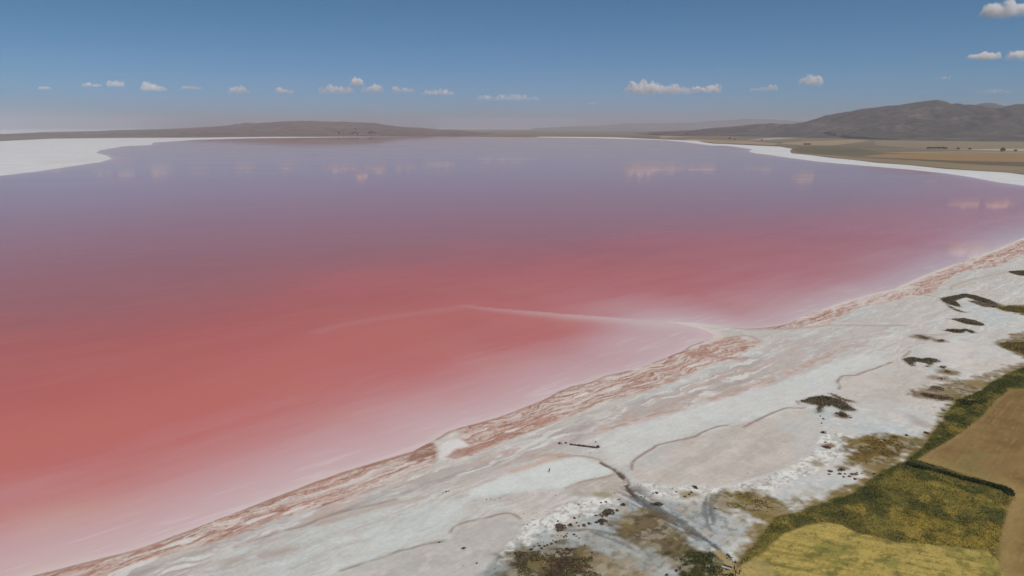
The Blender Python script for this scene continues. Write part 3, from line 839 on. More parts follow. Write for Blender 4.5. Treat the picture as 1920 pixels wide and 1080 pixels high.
P_PLOUGH = [(1990, 722), (1935, 732), (1890, 736), (1868, 753), (1840, 786), (1800, 816), (1770, 836), (1740, 853), (1719, 866), (1760, 877), (1830, 898), (1893, 920), (1900, 935), (1889, 960), (1883, 985), (1875, 1010), (1871, 1050), (1877, 1085), (1907, 1600), (3200, 1600), (3200, 715)]
green = pmask(P_GREEN, 1.2, 2.0, 1.5, 0)
cropm = pmask(P_CROP, .5, 1.2, .5, 0)
plough = pmask(P_PLOUGH, .4, .6, .3, 0)
g1 = fbm(lx / 13, ly / 13, 301, 5)
g2 = fbm(lx / 2.2, ly / 2.2, 307, 4)
lay(np.maximum(np.maximum(pmask(P_CROP, .8, 1, .5, 0, 2.5), pmask(P_PLOUGH, .8, 1, .3, 0, 1.6)), pmask(P_GREEN, 2.2, 4, 4, 0, 2.2) * ss(.25, .5, vegn + .08)), (0.21, 0.15, 0.05), 1)
lay(pmask(P_GREEN, 5, 10, 9, 0, 5.5) * ss(.40, .54, vegn * .5 + fin * .5) * ss(130, 90, lx), (0.27, 0.205, 0.095), .8)
lay(pmask(P_GREEN, 3, 10, 9, 0, 3) * ss(.50, .60, fin), (0.15, 0.125, 0.045), .7)
lay(green, (0.125, 0.108, 0.03), 1)
lay(green * ss(.40, .60, g1), (0.19, 0.16, 0.042), .85)
lay(green * ss(.52, .68, fbm(lx / 5, ly / 5, 311, 4)), (0.27, 0.205, 0.05), .8)
lay(green * ss(.52, .66, fbm(lx / 9, ly / 9, 313, 4)), (0.072, 0.08, 0.025), .85)
dm = ldist([(1402, 1040), (1457, 982), (1540, 960), (1610, 930), (1660, 893), (1700, 862), (1745, 835), (1780, 800), (1800, 770), (1850, 735), (1930, 700)], 4)
lay(ss(9, 3, dm) * green * ss(.3, .5, vegn), (0.06, 0.066, 0.021), .85)
lay(pmask([(1680, 1000), (1720, 975), (1800, 985), (1860, 1000), (1870, 1035), (1800, 1028), (1700, 1018)], 4, 8, 3) * green * ss(.35, .55, g2), (0.27, 0.205, 0.045), .85)
lay(cropm, (0.43, 0.335, 0.10), 1)
rows = sfbm((lx * .93 - ly * .36) / 16, (lx * .36 + ly * .93) / .7, 321, 3)
lay(cropm * ss(.42, .62, rows), (0.28, 0.21, 0.055), .85)
lay(cropm * ss(.53, .66, fbm(lx / 7, ly / 5, 325, 4)), (0.23, 0.21, 0.055), .75)
lay(cropm * ss(.55, .68, fbm(lx / 3, ly / 2.2, 327, 4)), (0.115, 0.12, 0.035), .6)
lay(cropm * ss(.56, .70, fbm(lx / 10, ly / 10, 329, 4)), (0.44, 0.34, 0.10), .7)
lay(plough, (0.235, 0.15, 0.057), 1)
prow = sfbm((lx * .70 + ly * .71) / 60, (lx * .71 - ly * .70) / 1.3, 331, 4)
lay(plough * ss(.40, .65, prow), (0.20, 0.123, 0.045), .8)
tl = np.abs(((lx * .71 - ly * .70 + wx * 3) % 9.0) - 4.5)
lay(plough * ss(.55, .2, np.abs(tl - .9)) * ss(.35, .55, fbm(lx / 20, ly / 20, 335, 3)), (0.28, 0.19, 0.08), .6)
lay(plough * ss(.5, .66, fbm(lx / 4, ly / 4, 337, 5)), (0.17, 0.105, 0.038), .55)
lay(plough * ss(.5, .7, fbm(lx / 30, ly / 30, 333, 4)), (0.275, 0.18, 0.075), .6)
pe = ldist([(1718, 866), (1760, 878), (1830, 899), (1893, 921), (1900, 935), (1889, 960), (1883, 985), (1875, 1010), (1871, 1050), (1880, 1100)], 1.5)
lay(plough * ss(9, 1, pe), (0.30, 0.215, 0.085), .8)
lay(plough * pmask([(1760, 874), (1800, 855), (1840, 850), (1850, 875), (1870, 905), (1830, 896)], 4, 8, 3), (0.215, 0.17, 0.065), .75)
lay(plough * ss(3.0, .5, ldist([(1935, 732), (1890, 736), (1868, 753), (1800, 816), (1740, 853), (1719, 866)], 1.0)), (0.29, 0.20, 0.085), .6)
P_TRACK = [(1346, 1038), (1353, 1047), (1362, 1056), (1370, 1064), (1379, 1073), (1392, 1092), (1400, 1120)]
dt = ldist(P_TRACK, .5)
track = ss(1.35, .75, dt)
lay(track, (0.36, 0.275, 0.125), .95)
lay(pmask([(1372, 1072), (1395, 1064), (1430, 1060), (1440, 1100), (1350, 1120), (1350, 1080)], 2, 3, 1.5), (0.38, 0.295, 0.12), .8)

C *= np.array((1.005, .975, .92))
# heights
soil = np.clip(green + cropm + plough, 0, 1)
Z = np.where(D > 0, 0.05 + 0.012 * np.minimum(D, 40) + 0.002 * np.clip(D - 40, 0, 400), 0.06 * np.maximum(D, -7)) + 0.0
Z = Z + ss(0, 4, D) * ((mid - .5) * .18 + (fin - .5) * .10) + wob * 0.012
Z += soil * ((g1 - .5) * .9 + (g2 - .5) * .25 + .25) + cropm * (.35 + (rows - .5) * .3) - ss(1.6, .3, dc) * .25
Z += plough * (prow - .5) * .12 - track * .15
for line_px in (pansA[:10], pansE[:7], pansD[:7]):
    Z += .14 * np.exp(-(ldist(line_px, 1.0) / .6) ** 2)
salty = (1 - np.clip(soil, 0, 1)) * ss(.12, .4, C.mean(1))
full = np.full(ny_ * nx_, -1, np.int64)
full[ci] = np.arange(n)
gi = full.reshape(ny_, nx_)
q = np.stack([gi[:-1, :-1], gi[:-1, 1:], gi[1:, 1:], gi[1:, :-1]], -1).reshape(-1, 4)
q = q[(q >= 0).all(1)]
zone = np.zeros(n, int)
zone[green > .5] = 1
zone[cropm > .5] = 2
zone[plough > .5] = 3
zone[track > .5] = 4
qz = zone[q[:, 0]]
co = np.stack([lx, ly, Z], 1)
for zi, nm in enumerate(('salt_flat', 'meadow', 'crop_field', 'ploughed_field', 'track')):
    qq = q[qz == zi]
    used, inv = np.unique(qq, return_inverse=True)
    me = mesh_np(nm, co[used], inv.reshape(-1, 4), M_SHORE, True)
    set_col(me, 'ground_tint', C[used])
    set_f(me, 'saltiness', salty[used])
    tag(link(nm, me), kind='structure')
# salt flat beyond the right-hand edge of the survey
sheet('salt_flat_beyond', [tuple(q_) for q_ in NEAR_W[-6:]] + [(1180, 1120), (1500, 1000), (1300, 800), (900, 640), (640, 600), (560, 660)], -0.1, M_FARSALT, .5)

GRIDX0, GRIDY0 = -230, 118


def zat(x, y):
    i, j = int(round((y - GRIDY0) / STEP)), int(round((x - GRIDX0) / STEP))
    if 0 <= i < ny_ and 0 <= j < nx_ and gi[i, j] >= 0: return float(Z[gi[i, j]])
    return 0.0

# ------------------------------------------------------------------ hills
def ridge_mesh(name, ridge, front, back, x0, x1, y0, y1, st, seed, rough, mat, scale, power=1.25, lat=1.0):
    """ridge: world points (x, y, z) of the crest; slopes fall to the plain in front and behind"""
    rp = np.array(ridge, float)
    gx, gy = np.meshgrid(np.arange(x0, x1, st), np.arange(y0, y1, st))
    X, Y = gx.ravel(), gy.ravel()
    hw = (fbm(X / (scale * 2), Y / (scale * 2), seed + 5, 4) - .5)
    hw2 = (fbm(X / (scale * 2), Y / (scale * 2), seed + 9, 4) - .5)
    z = np.zeros(len(X))
    for i in range(len(rp) - 1):
        a, b = rp[i], rp[i + 1]
        dx, dy = b[0] - a[0], b[1] - a[1]
        L = dx * dx + dy * dy
        t = np.clip(((X - a[0]) * dx + (Y - a[1]) * dy) / L, 0, 1)
        qx, qy = a[0] + t * dx, a[1] + t * dy
        r = np.hypot((X - qx) * lat, Y - qy)
        wdt = np.where(Y < qy, front, back)
        h = a[2] + t * (b[2] - a[2])
        f = np.clip(1 - r / (wdt * (1 + .35 * hw)), 0, 1)
        z = np.maximum(z, h * f ** power * (1 - .0 * f))
    hmax = rp[:, 2].max()
    rel = np.clip(z / hmax, 0, 1)
    gul = 1 - np.abs(fbm(X / scale + hw * 2, Y / (scale * 1.6) + hw2 * 2, seed, 5) * 2 - 1)
    z = z * (1 - rough * gul ** 3 * (1.15 - rel) * 1.0) + rel * (fbm(X / (scale * .22), Y / (scale * .22), seed + 3, 4) - .5) * hmax * .035
    z = np.where(z <= .01, -3.0, z - .8)
    ny, nx = gx.shape
    ii = np.arange(ny * nx).reshape(ny, nx)
    q = np.stack([ii[:-1, :-1], ii[:-1, 1:], ii[1:, 1:], ii[1:, :-1]], -1).reshape(-1, 4)
    q = q[(z[q] > -2.9).any(1)]
    used, inv = np.unique(q, return_inverse=True)
    me = mesh_np(name, np.stack([X, Y, z], 1)[used], inv.reshape(-1, 4), mat, True)
    o = link(name, me)
    tag(o, kind='structure')

    def height(x, y):
        j, i = int(round((x - x0) / st)), int(round((y - y0) / st))
        return float(z[i * nx + j]) if 0 <= i < ny and 0 <= j < nx else 0.0
    return o, height


def hill_mat(name, lo, mid_, hi, sc1, sc2):
    N = NT(name)
    p = N.pos()
    a = N.noise(p, sc1, 7, 0.65)
    b = N.noise(p, sc2, 6, 0.72)
    c = N.ramp(a, [(0.34, lo), (0.5, mid_), (0.66, hi)])
    c = N.mix(N.mapr(b, 0.46, 0.6, 0.0, 0.8), c, tuple(v * .5 for v in lo))
    h = N.math('ADD', N.math('MULTIPLY', a, 1.0), N.math('MULTIPLY', b, 0.4))
    N.bump(h, 30.0, 0.8)
    return N.done(c, 0.95, 0.1)


M_MOUNT = hill_mat('scrub_mountain', (0.042, 0.041, 0.036), (0.078, 0.066, 0.053), (0.15, 0.114, 0.086), 0.0019, 0.011)
M_PEN = hill_mat('dry_hill', (0.118, 0.098, 0.078), (0.152, 0.122, 0.094), (0.185, 0.145, 0.11), 0.0011, 0.006)
M_FARM = hill_mat('far_range_soil', (0.12, 0.11, 0.09), (0.17, 0.145, 0.12), (0.24, 0.205, 0.17), 0.0006, 0.003)

mt = [(1335, 249, 11800), (1380, 240.5, 11500), (1430, 234.5, 11200), (1487, 227, 10900), (1533, 216, 10600), (1580, 208, 10300), (1613, 203.5, 10000), (1673, 197.5, 9600), (1697, 191, 9400),
      (1720, 186.5, 9250), (1757, 183.5, 9100), (1793, 187, 9000), (1830, 193, 8950), (1887, 197, 8800)]
mount, mh = ridge_mesh('mountain', [at_depth(*q_) for q_ in mt], 2500, 3000, 2200, 9200, 5600, 13200, 24, 501, .62, M_MOUNT, 800, 1.2, 1.15)
mt2 = [(1790, 215, 8000), (1850, 203, 8100), (1885, 197, 8250), (1920, 189.5, 8300), (1990, 182, 8300), (2100, 190, 8200), (2260, 205, 8200)]
ridge_mesh('mountain', [at_depth(*q_) for q_ in mt2], 1900, 2600, 3600, 10800, 5700, 11600, 26, 541, .62, M_MOUNT, 760)
ridge_mesh('mountain', [at_depth(*q_) for q_ in [(1780, 204, 12500), (1847, 190.5, 12500), (1868, 191, 12500), (1930, 200, 12500)]], 2600, 2600, 4600, 12500, 9600, 15500, 60, 551, .4, M_MOUNT, 900)
hp = [(a_, b_, 13600) for a_, b_ in ((230, 243, ), (320, 240.5), (400, 236.7), (443, 232.7), (467, 228.2), (520, 227), (583, 225), (640, 226.7), (707, 230), (740, 235), (773, 237.5), (807, 240), (850, 241.8))]
pen, ph = ridge_mesh('hill', [at_depth(*q_) for q_ in hp], 4300, 2600, -9800, 900, 9000, 16500, 36, 561, .45, M_PEN, 800, 1.1, 5.0)
fr = [(1060, 241, 33000), (1110, 236.5, 33000), (1160, 231.5, 33000), (1220, 230, 33000), (1290, 228, 33000), (1340, 224.5, 33000), (1400, 222, 33000), (1450, 223, 33000), (1490, 226, 33000), (1560, 228, 33000), (1700, 232, 33000)]
farr, fh = ridge_mesh('far_hills', [at_depth(*q_) for q_ in fr], 5200, 6000, 1000, 22000, 26500, 40000, 110, 571, .5, M_FARM, 3000)

# ------------------------------------------------------------------ haze over the whole basin
bm = bmesh.new()
bmesh.ops.create_cube(bm, size=1.0)
bmesh.ops.scale(bm, vec=(126000, 126000, 703.0), verts=bm.verts)
bmesh.ops.translate(bm, vec=(0, 0, 351.5 - 4.5), verts=bm.verts)
me = bpy.data.meshes.new('haze')
bm.to_mesh(me)
bm.free()
hm = bpy.data.materials.new('summer_haze')
hm.use_nodes = True
ht = hm.node_tree
ht.nodes.remove(ht.nodes['Principled BSDF'])
pv = ht.nodes.new('ShaderNodeVolumePrincipled')
pv.inputs['Color'].default_value = (0.735, 0.73, 0.785, 1)
pv.inputs['Density'].default_value = 4.3e-5
pv.inputs['Anisotropy'].default_value = 0.0
ht.links.new(pv.outputs[0], ht.nodes['Material Output'].inputs['Volume'])
me.materials.append(hm)
tag(link('haze', me), kind='stuff')

# ------------------------------------------------------------------ clouds
cm = bpy.data.materials.new('cumulus')
cm.use_nodes = True
ct = cm.node_tree
cm.cycles.volume_step_rate = 0.35
ct.nodes.remove(ct.nodes['Principled BSDF'])
cv = ct.nodes.new('ShaderNodeVolumePrincipled')
cv.inputs['Color'].default_value = (0.995, 0.985, 0.975, 1)
cv.inputs['Anisotropy'].default_value = 0.0
ca = ct.nodes.new('ShaderNodeAttribute')
ca.attribute_type = 'OBJECT'
ca.attribute_name = 'density'
cg = ct.nodes.new('ShaderNodeNewGeometry')
cn = ct.nodes.new('ShaderNodeTexNoise')
cn.inputs['Scale'].default_value = 0.0040
cn.inputs['Detail'].default_value = 8
cn.inputs['Roughness'].default_value = 0.68
ct.links.new(cg.outputs['Position'], cn.inputs['Vector'])
cr = ct.nodes.new('ShaderNodeMapRange')
cr.inputs[1].default_value, cr.inputs[2].default_value, cr.inputs[3].default_value, cr.inputs[4].default_value = 0.44, 0.62, 0.0, 3.4
ct.links.new(cn.outputs['Fac'], cr.inputs[0])
cx_ = ct.nodes.new('ShaderNodeMath')
cx_.operation = 'MULTIPLY'
ct.links.new(ca.outputs['Fac'], cx_.inputs[0])
ct.links.new(cr.outputs[0], cx_.inputs[1])
cs = ct.nodes.new('ShaderNodeSeparateXYZ')
ct.links.new(cg.outputs['Position'], cs.inputs[0])
ch_ = ct.nodes.new('ShaderNodeAttribute')
ch_.attribute_type = 'OBJECT'
ch_.attribute_name = 'thickness'
cd_ = ct.nodes.new('ShaderNodeMath')
cd_.operation = 'DIVIDE'
cz_ = ct.nodes.new('ShaderNodeMath')
cz_.operation = 'SUBTRACT'
cz_.inputs[1].default_value = 1850.0
ct.links.new(cs.outputs['Z'], cz_.inputs[0])
ct.links.new(cz_.outputs[0], cd_.inputs[0])
ct.links.new(ch_.outputs['Fac'], cd_.inputs[1])
cf_ = ct.nodes.new('ShaderNodeMapRange')
cf_.interpolation_type = 'SMOOTHSTEP'
cf_.inputs[1].default_value, cf_.inputs[2].default_value, cf_.inputs[3].default_value, cf_.inputs[4].default_value = -0.12, 0.75, 0.05, 1.3
ct.links.new(cd_.outputs[0], cf_.inputs[0])
cy_ = ct.nodes.new('ShaderNodeMath')
cy_.operation = 'MULTIPLY'
ct.links.new(cx_.outputs[0], cy_.inputs[0])
ct.links.new(cf_.outputs[0], cy_.inputs[1])
ct.links.new(cy_.outputs[0], cv.inputs['Density'])
ct.links.new(cv.outputs[0], ct.nodes['Material Output'].inputs['Volume'])
cloudy = [  # x0, x1, top, base, label, opacity
    (1838, 1975, 4, 46, 'largest cloud, cut off by the right edge near the top corner', 2.6, 3),
    (1812, 1873, 98, 119, 'puffy cloud below the largest one, left of a pair', 2.0, 2),
    (1884, 1950, 98, 121, 'cloud cut by the right edge, right of the lower pair', 2.0, 2),
    (1171, 1304, 154, 178, 'long bright cumulus bank above the middle right of the lake', 3.0, 7),
    (1294, 1326, 163, 176, 'low puff joining the long cumulus bank to its right end', 2.0, 3),
    (1318, 1352, 160, 177, 'rounded cloud at the right end of the long bank', 2.4, 3),
    (1404, 1458, 160, 174, 'thin cloud between the long bank and the small heaped cloud', 1.1, 4),
    (1498, 1541, 143, 164, 'small heaped cloud left above the foot of the mountain', 2.2, 2),
    (1750, 1782, 142, 154, 'faint smudge of cloud above the mountain summit', .5, 2),
    (1825, 1900, 168, 179, 'very faint streak of cloud right of the summit', .3, 3),
    (656, 685, 147, 166, 'small tower of cloud above the left hill', 3.0, 1),
    (598, 664, 161, 178, 'ragged cloud left of and below the cloud tower', 1.3, 5),
    (676, 720, 160, 176, 'low cloud right of and below the cloud tower', 1.5, 3),
    (734, 778, 163, 176, 'thin cloud second to the right of the cloud tower', 1.1, 3),
    (788, 852, 168, 181, 'thin double cloud third to the right of the cloud tower', 1.0, 4),
    (428, 469, 162, 178, 'bright small cloud above the left end of the hill', 1.8, 2),
    (517, 551, 165, 178, 'small puff between the bright cloud and the ragged one', 1.5, 2),
    (265, 313, 156, 173, 'bright wedge of cloud, third small cloud from the left', 2.0, 2),
    (152, 191, 156, 167, 'small thin cloud, first of the pair at the left', 1.2, 2),
    (200, 233, 152, 167, 'small peaked cloud, second of the pair at the left', 1.1, 2),
    (336, 384, 162, 172, 'faint thin cloud right of the bright wedge', .6, 4),
    (73, 97, 162, 172, 'faint leftmost wisp of cloud', .5, 2),
    (890, 1012, 178, 191, 'faint low cloud bank over the middle of the far shore', .45, 6),
    (1100, 1120, 190, 198, 'tiny faint cloud low left of the long bank', .35, 2),
]
BASE = 1850.0
for ic, (x0, x1, yt, yb, lab, op, nl) in enumerate(cloudy):
    Y = (BASE - CAM_H) / ((238 - yb) / FPX)
    a_, b_ = at_depth(x0, yb, Y), at_depth(x1, yb, Y)
    top = at_depth((x0 + x1) / 2, yt, Y)
    wd, hg = (b_[0] - a_[0]) * 1.08, (top[2] - BASE) * 1.35
    dp = max(min(wd, hg * 2.2), hg * 1.2)
    nx, ny = 84, 40
    gx, gy = np.meshgrid(np.linspace(-1, 1, nx), np.linspace(-1, 1, ny))
    wxn = (fbm(gx * 3 + ic * 7, gy * 3, 601 + ic, 3) - .5)
    r_ = np.sqrt(np.abs(gx) ** 2.4 + gy ** 2)
    lobes = np.zeros_like(gx)
    lr = np.random.default_rng(900 + ic)
    pk = lr.random() * 1.2 - .6
    nl = max(5, nl * 2)
    for k in range(nl * 3):
        cx = (k % nl + .5) / nl * 1.8 - .9 + lr.normal() * .10
        sx = (.6 + lr.random() * .9) * 1.9 / nl
        hh = (.35 + .65 * lr.random()) * (1 if k < nl else .85) * (1.05 - .45 * abs(cx - pk))
        cy = lr.normal() * .25
        q_ = ((gx - cx) / sx) ** 2 + ((gy - cy) / .6) ** 2
        lobes = np.maximum(lobes, hh * np.sqrt(np.clip(1 - q_, 0, 1)))
    bil = 1 - np.abs(fbm(gx * 5 * max(1, wd / hg / 4), gy * 4, 631 + ic, 4) * 2 - 1)
    H = np.clip(lobes * (.62 + .5 * bil) - .10 * (1 - bil), 0, None) * ss(1.0, .8, r_)
    H = H / H.max()
    und = ss(0, .3, H)
    nv = nx * ny
    vt = np.stack([gx * wd / 2 + wxn * wd * .04, gy * dp / 2, H * hg + .0], -1).reshape(-1, 3)
    vb = np.stack([gx * wd / 2 + wxn * wd * .04, gy * dp / 2, -und * hg * .10 * (.6 + bil) - 1.0], -1).reshape(-1, 3)
    ii = np.arange(nv).reshape(ny, nx)
    qt = np.stack([ii[:-1, :-1], ii[:-1, 1:], ii[1:, 1:], ii[1:, :-1]], -1).reshape(-1, 4)
    keep = (H.ravel()[qt] > .004).any(1)
    qt = qt[keep]
    qb = qt[:, ::-1] + nv
    cnt = {}
    for f_ in qt:
        for k in range(4):
            e_ = (int(f_[k]), int(f_[(k + 1) % 4]))
            cnt[e_] = 1
    rim = [(e_[1], e_[0], e_[0] + nv, e_[1] + nv) for e_ in cnt if (e_[1], e_[0]) not in cnt]
    fa = np.vstack([qt, qb, np.array(rim)])
    used, inv = np.unique(fa, return_inverse=True)
    me = mesh_np('cloud', np.vstack([vt, vb])[used], inv.reshape(-1, 4), cm)
    o = link('cloud', me)
    o.location = ((a_[0] + b_[0]) / 2, Y, BASE)
    o['density'] = op / hg * .9
    o['thickness'] = hg
    tag(o, lab, 'cloud', 'fair-weather clouds above the horizon')

# ------------------------------------------------------------------ plants
def leaf_mat(name, c0, c1, attr=False):
    N = NT(name)
    if attr:
        c = N.attr('leaf_tint').outputs['Color']
    else:
        oi = N.n('ShaderNodeObjectInfo')
        a = N.noise(N.pos(), 2.3, 3)
        f = N.math('ADD', N.math('MULTIPLY', a, .6), N.math('MULTIPLY', oi.outputs['Random'], .45))
        c = N.ramp(f, [(.3, c0), (.75, c1)])
    return N.done(c, 0.85, 0.15)


M_BUSH = leaf_mat('salt_bush_leaf', (0.075, 0.055, 0.035), (0.135, 0.088, 0.06))
M_REED = leaf_mat('reed_leaf', None, None, True)
M_TREE = leaf_mat('tree_leaf', (0.028, 0.032, 0.017), (0.055, 0.055, 0.028))
N = NT('bark')
M_BARK = N.done(N.ramp(N.noise(N.pos(), 6.0, 4), [(.3, (0.06, 0.045, 0.03)), (.7, (0.13, 0.10, 0.075))]), .9)


def bush_mesh(seed, nleaf=170, flat=.6):
    r = np.random.default_rng(seed)
    V, F = [], []
    lob = [(r.normal() * .22, r.normal() * .22, .5 + r.random() * .35, .5 + r.random() * .35) for _ in range(5)]
    for k in range(nleaf):
        cx, cy, rr, hh = lob[k % 5]
        th, ph_ = r.random() * 6.283, math.acos(r.random())
        q = rr * .62 * (.55 + .45 * r.random() ** .4)
        c = np.array([cx + q * math.sin(ph_) * math.cos(th), cy + q * math.sin(ph_) * math.sin(th), .05 + hh * flat * 1.3 * math.cos(ph_) * (.6 + .4 * r.random())])
        nrm = r.normal(size=3)
        nrm[2] = abs(nrm[2]) + .3
        nrm /= np.linalg.norm(nrm)
        t = np.cross(nrm, r.normal(size=3))
        t /= np.linalg.norm(t)
        b = np.cross(nrm, t)
        s1, s2 = .10 + .09 * r.random(), .05 + .06 * r.random()
        i = len(V)
        V += [c - t * s1, c - b * s2, c + t * s1, c + b * s2]
        F.append((i, i + 1, i + 2, i + 3))
    for k in range(7):      # woody stems
        th = k / 7 * 6.283 + r.random()
        e = np.array([math.cos(th) * .3, math.sin(th) * .3, .28 + .2 * r.random()])
        w_ = np.array([-math.sin(th), math.cos(th), 0]) * .025
        i = len(V)
        V += [-w_ + (0, 0, -.08), w_ + (0, 0, -.08), e + w_ * .4, e - w_ * .4]
        F.append((i, i + 1, i + 2, i + 3))
    V = np.array(V)
    V[:, :2] /= np.abs(V[:, :2]).max()         # unit radius
    return mesh_np('salt_bush', V, F, M_BUSH)


BUSHES = [bush_mesh(700 + i) for i in range(7)]
GB = 'dark salt bushes scattered on the flats'
bush_sets = [
    ('dark salt bush in the ragged row along the crust below the round pan', [(1064, 1002, 4), (1061, 1006, 5), (1057, 1008, 5), (1046, 1005, 3), (1052, 1006, 3), (1049, 1016, 3), (1043, 1017, 6), (1037, 1015, 4), (1034, 1020, 7), (1026, 1023, 5), (1021, 1025, 5), (1019, 1018, 3),
        (1016, 1029, 5), (1011, 1024, 6), (1008, 1020, 3), (1002, 1026, 5), (995, 1031, 8), (999, 1030, 5), (986, 1037, 5), (981, 1037, 6), (974, 1035, 8), (967, 1038, 6), (976, 1040, 8), (982, 1042, 5)]),
    ('small salt bush in the short slanting row right of the crust row', [(1076, 1003, 6), (1081, 1006, 4), (1086, 1010, 4)]),
    ('small salt bush on the dirty grey flat right of the brown scrub', [(1073, 1030, 5), (1083, 1030, 3), (1078, 1034, 3), (1082, 1036, 3), (1096, 1024, 4), (1110, 1037, 4), (1132, 1034, 2.5), (1097, 1045, 2.5), (1118, 1045, 2.5), (1150, 1052, 2.5), (1128, 1051, 3), (1170, 1062, 2.5), (1112, 1070, 2.5), (1089, 1070, 2.5)]),
    ('salt bush of the clump between the white crust and the inflow', [(1081, 981, 5), (1085, 987, 5), (1128, 983, 8), (1119, 980, 8), (1117, 967, 5), (1135, 967, 3), (1077, 972, 6), (1086, 969, 3), (1046, 978, 4)]),
    ('tiny salt bush on the speckled crust left of the inflow', [(982, 964, 2.5), (999, 964, 2), (1005, 962, 2), (1024, 966, 2), (989, 985, 4), (1085, 947, 3), (1042, 930, 2), (1065, 929, 2.5), (1084, 946, 3), (1109, 943, 3), (1152, 925, 3), (1160, 937, 4), (1127, 943, 5), (1136, 942, 6), (1003, 975, 2), (993, 981, 2)]),
    ('salt bush on the white crust right of the inflow channel', [(1297, 924, 6), (1292, 928, 6), (1285, 932, 6), (1268, 923, 5), (1225, 926, 4), (1209, 933, 4), (1202, 932, 5), (1216, 923, 2), (1261, 918, 3)]),
    ('salt bush on the upper rim of the ochre marsh growth', [(1399, 925, 3), (1389, 928, 5), (1371, 932, 4), (1342, 955, 5), (1354, 992, 2.5), (1402, 889, 2)]),
    ('dark salt bush in the dotted cluster left of the meadow corner', [(1555, 890, 5), (1584, 890, 5), (1581, 895, 5), (1592, 894, 5), (1597, 890, 7), (1604, 890, 7), (1615, 889, 4), (1603, 899, 6), (1575, 889, 5), (1606, 887, 4), (1639, 889, 6), (1571, 890, 4)]),
    ('small salt bush below the wing-shaped reed bed', [(1548, 830, 5), (1540, 794, 4), (1544, 786, 5), (1595, 784, 4), (1538, 781, 4)]),
    ('dark salt bush at the edge of the marsh beside the ploughed field', [(1676, 820, 8), (1700, 817, 7), (1737, 812, 8), (1769, 770, 5), (1764, 782, 4)]),
    ('dark speck of bush on the pale flat left of the round pan', [(836, 922, 5), (831, 924, 3), (842, 921, 3), (824, 1018, 4), (868, 1029, 6), (872, 1028, 4), (894, 1057, 4), (868, 1062, 2), (928, 1068, 3), (939, 949, 2), (912, 937, 3), (938, 935, 2.5), (920, 936, 3), (928, 938, 2)]),
    ('dark bush at the bottom edge inside the brown scrub', [(1069, 1075, 5), (1050, 1077, 5), (1250, 1079, 8)]),
]
bush_single = [
    ('large purplish bush, broadest left of the bush clump by the inflow', 1051, 986, 21), ('rounded reddish bush just right of the large purplish one', 1071, 984, 11),
    ('pair-left squat bush in the clump below the flat bush', 1096, 985, 10), ('pair-right squat bush in the clump below the flat bush', 1105, 982, 9),
    ('olive bush, widest directly below the long flat bush', 1127, 974, 19), ('long flat dark bush left of the inflow channel', 1137, 957, 26), ('small bush touching the right end of the flat bush', 1158, 957, 8),
    ('round bush hugging the left bank of the dark channel', 1170, 946, 11), ('big brown bush right of the dark channel', 1232, 943, 17), ('round black bush on the edge of the biggest beige pan', 1304, 913, 11),
    ('double bush on white crust nearest the channel head', 1231, 925, 8), ('round bush leftmost of the dotted cluster by the meadow', 1556, 884, 9), ('olive bush above the dotted cluster', 1576, 880, 12),
    ('slanting brown bush below the wing-shaped reed bed', 1543, 810, 12), ('rusty brown bush above the pale crust ripples', 1552, 838, 14), ('lone dark bush on the sand above the trackside', 1268, 1071, 7),
    ('bush alone between crust row and brown scrub', 1004, 1042, 5), ('small bush at the left tip of the grey wet flat', 957, 1038, 4), ('dark speck of bush on the flat beside the old jetty heap', 1117, 829, 4), ('tiny dark bush below the old jetty', 1107, 850, 3),
]


ORD = ['leftmost', 'second', 'third', 'fourth', 'fifth', 'sixth', 'seventh', 'eighth', 'ninth', 'tenth', 'eleventh', 'twelfth', 'thirteenth', 'fourteenth', 'fifteenth', 'sixteenth',
       'seventeenth', 'eighteenth', 'nineteenth', 'twentieth', 'twenty-first', 'twenty-second', 'twenty-third', 'rightmost']


def nth(i, total, what):
    if i == 0: return 'leftmost ' + what
    if i == total - 1: return 'rightmost ' + what
    w_ = what.split(' ')
    for cut in (' in ', ' on ', ' of ', ' at ', ' below '):
        if cut in what:
            a, b = what.split(cut, 1)
            return ORD[i] + ' ' + a + ' from the left' + cut + b
    return ORD[i] + ' ' + what


def put_bush(px, py, s, label, group):
    x, y = gp(px, py + s * .22, .3)
    d_ = slant(px, py) / FPX * s
    o = link('salt_bush', BUSHES[random.randrange(7)])
    o.location = (x, y, zat(x, y) - .03)
    r_ = d_ / 2
    o.scale = (r_ * 1.5, r_ * random.uniform(1.1, 1.4), min(r_ * random.uniform(.95, 1.25), .5 + r_ * .35))
    o.rotation_euler.z = random.uniform(0, .9) if s > 15 else random.uniform(0, 6.28)
    tag(o, label, 'bush', group)


for lab, pts in bush_sets:
    what = lab.replace('dark ', '').replace('small ', '').replace('tiny ', '').replace('salt ', '').replace('speck of ', '')
    for i, (a_, b_, s_) in enumerate(sorted(pts)): put_bush(a_, b_, s_, nth(i, len(pts), what), lab.split(' ', 1)[1])
for lab, a_, b_, s_ in bush_single: put_bush(a_, b_, s_, lab, GB)


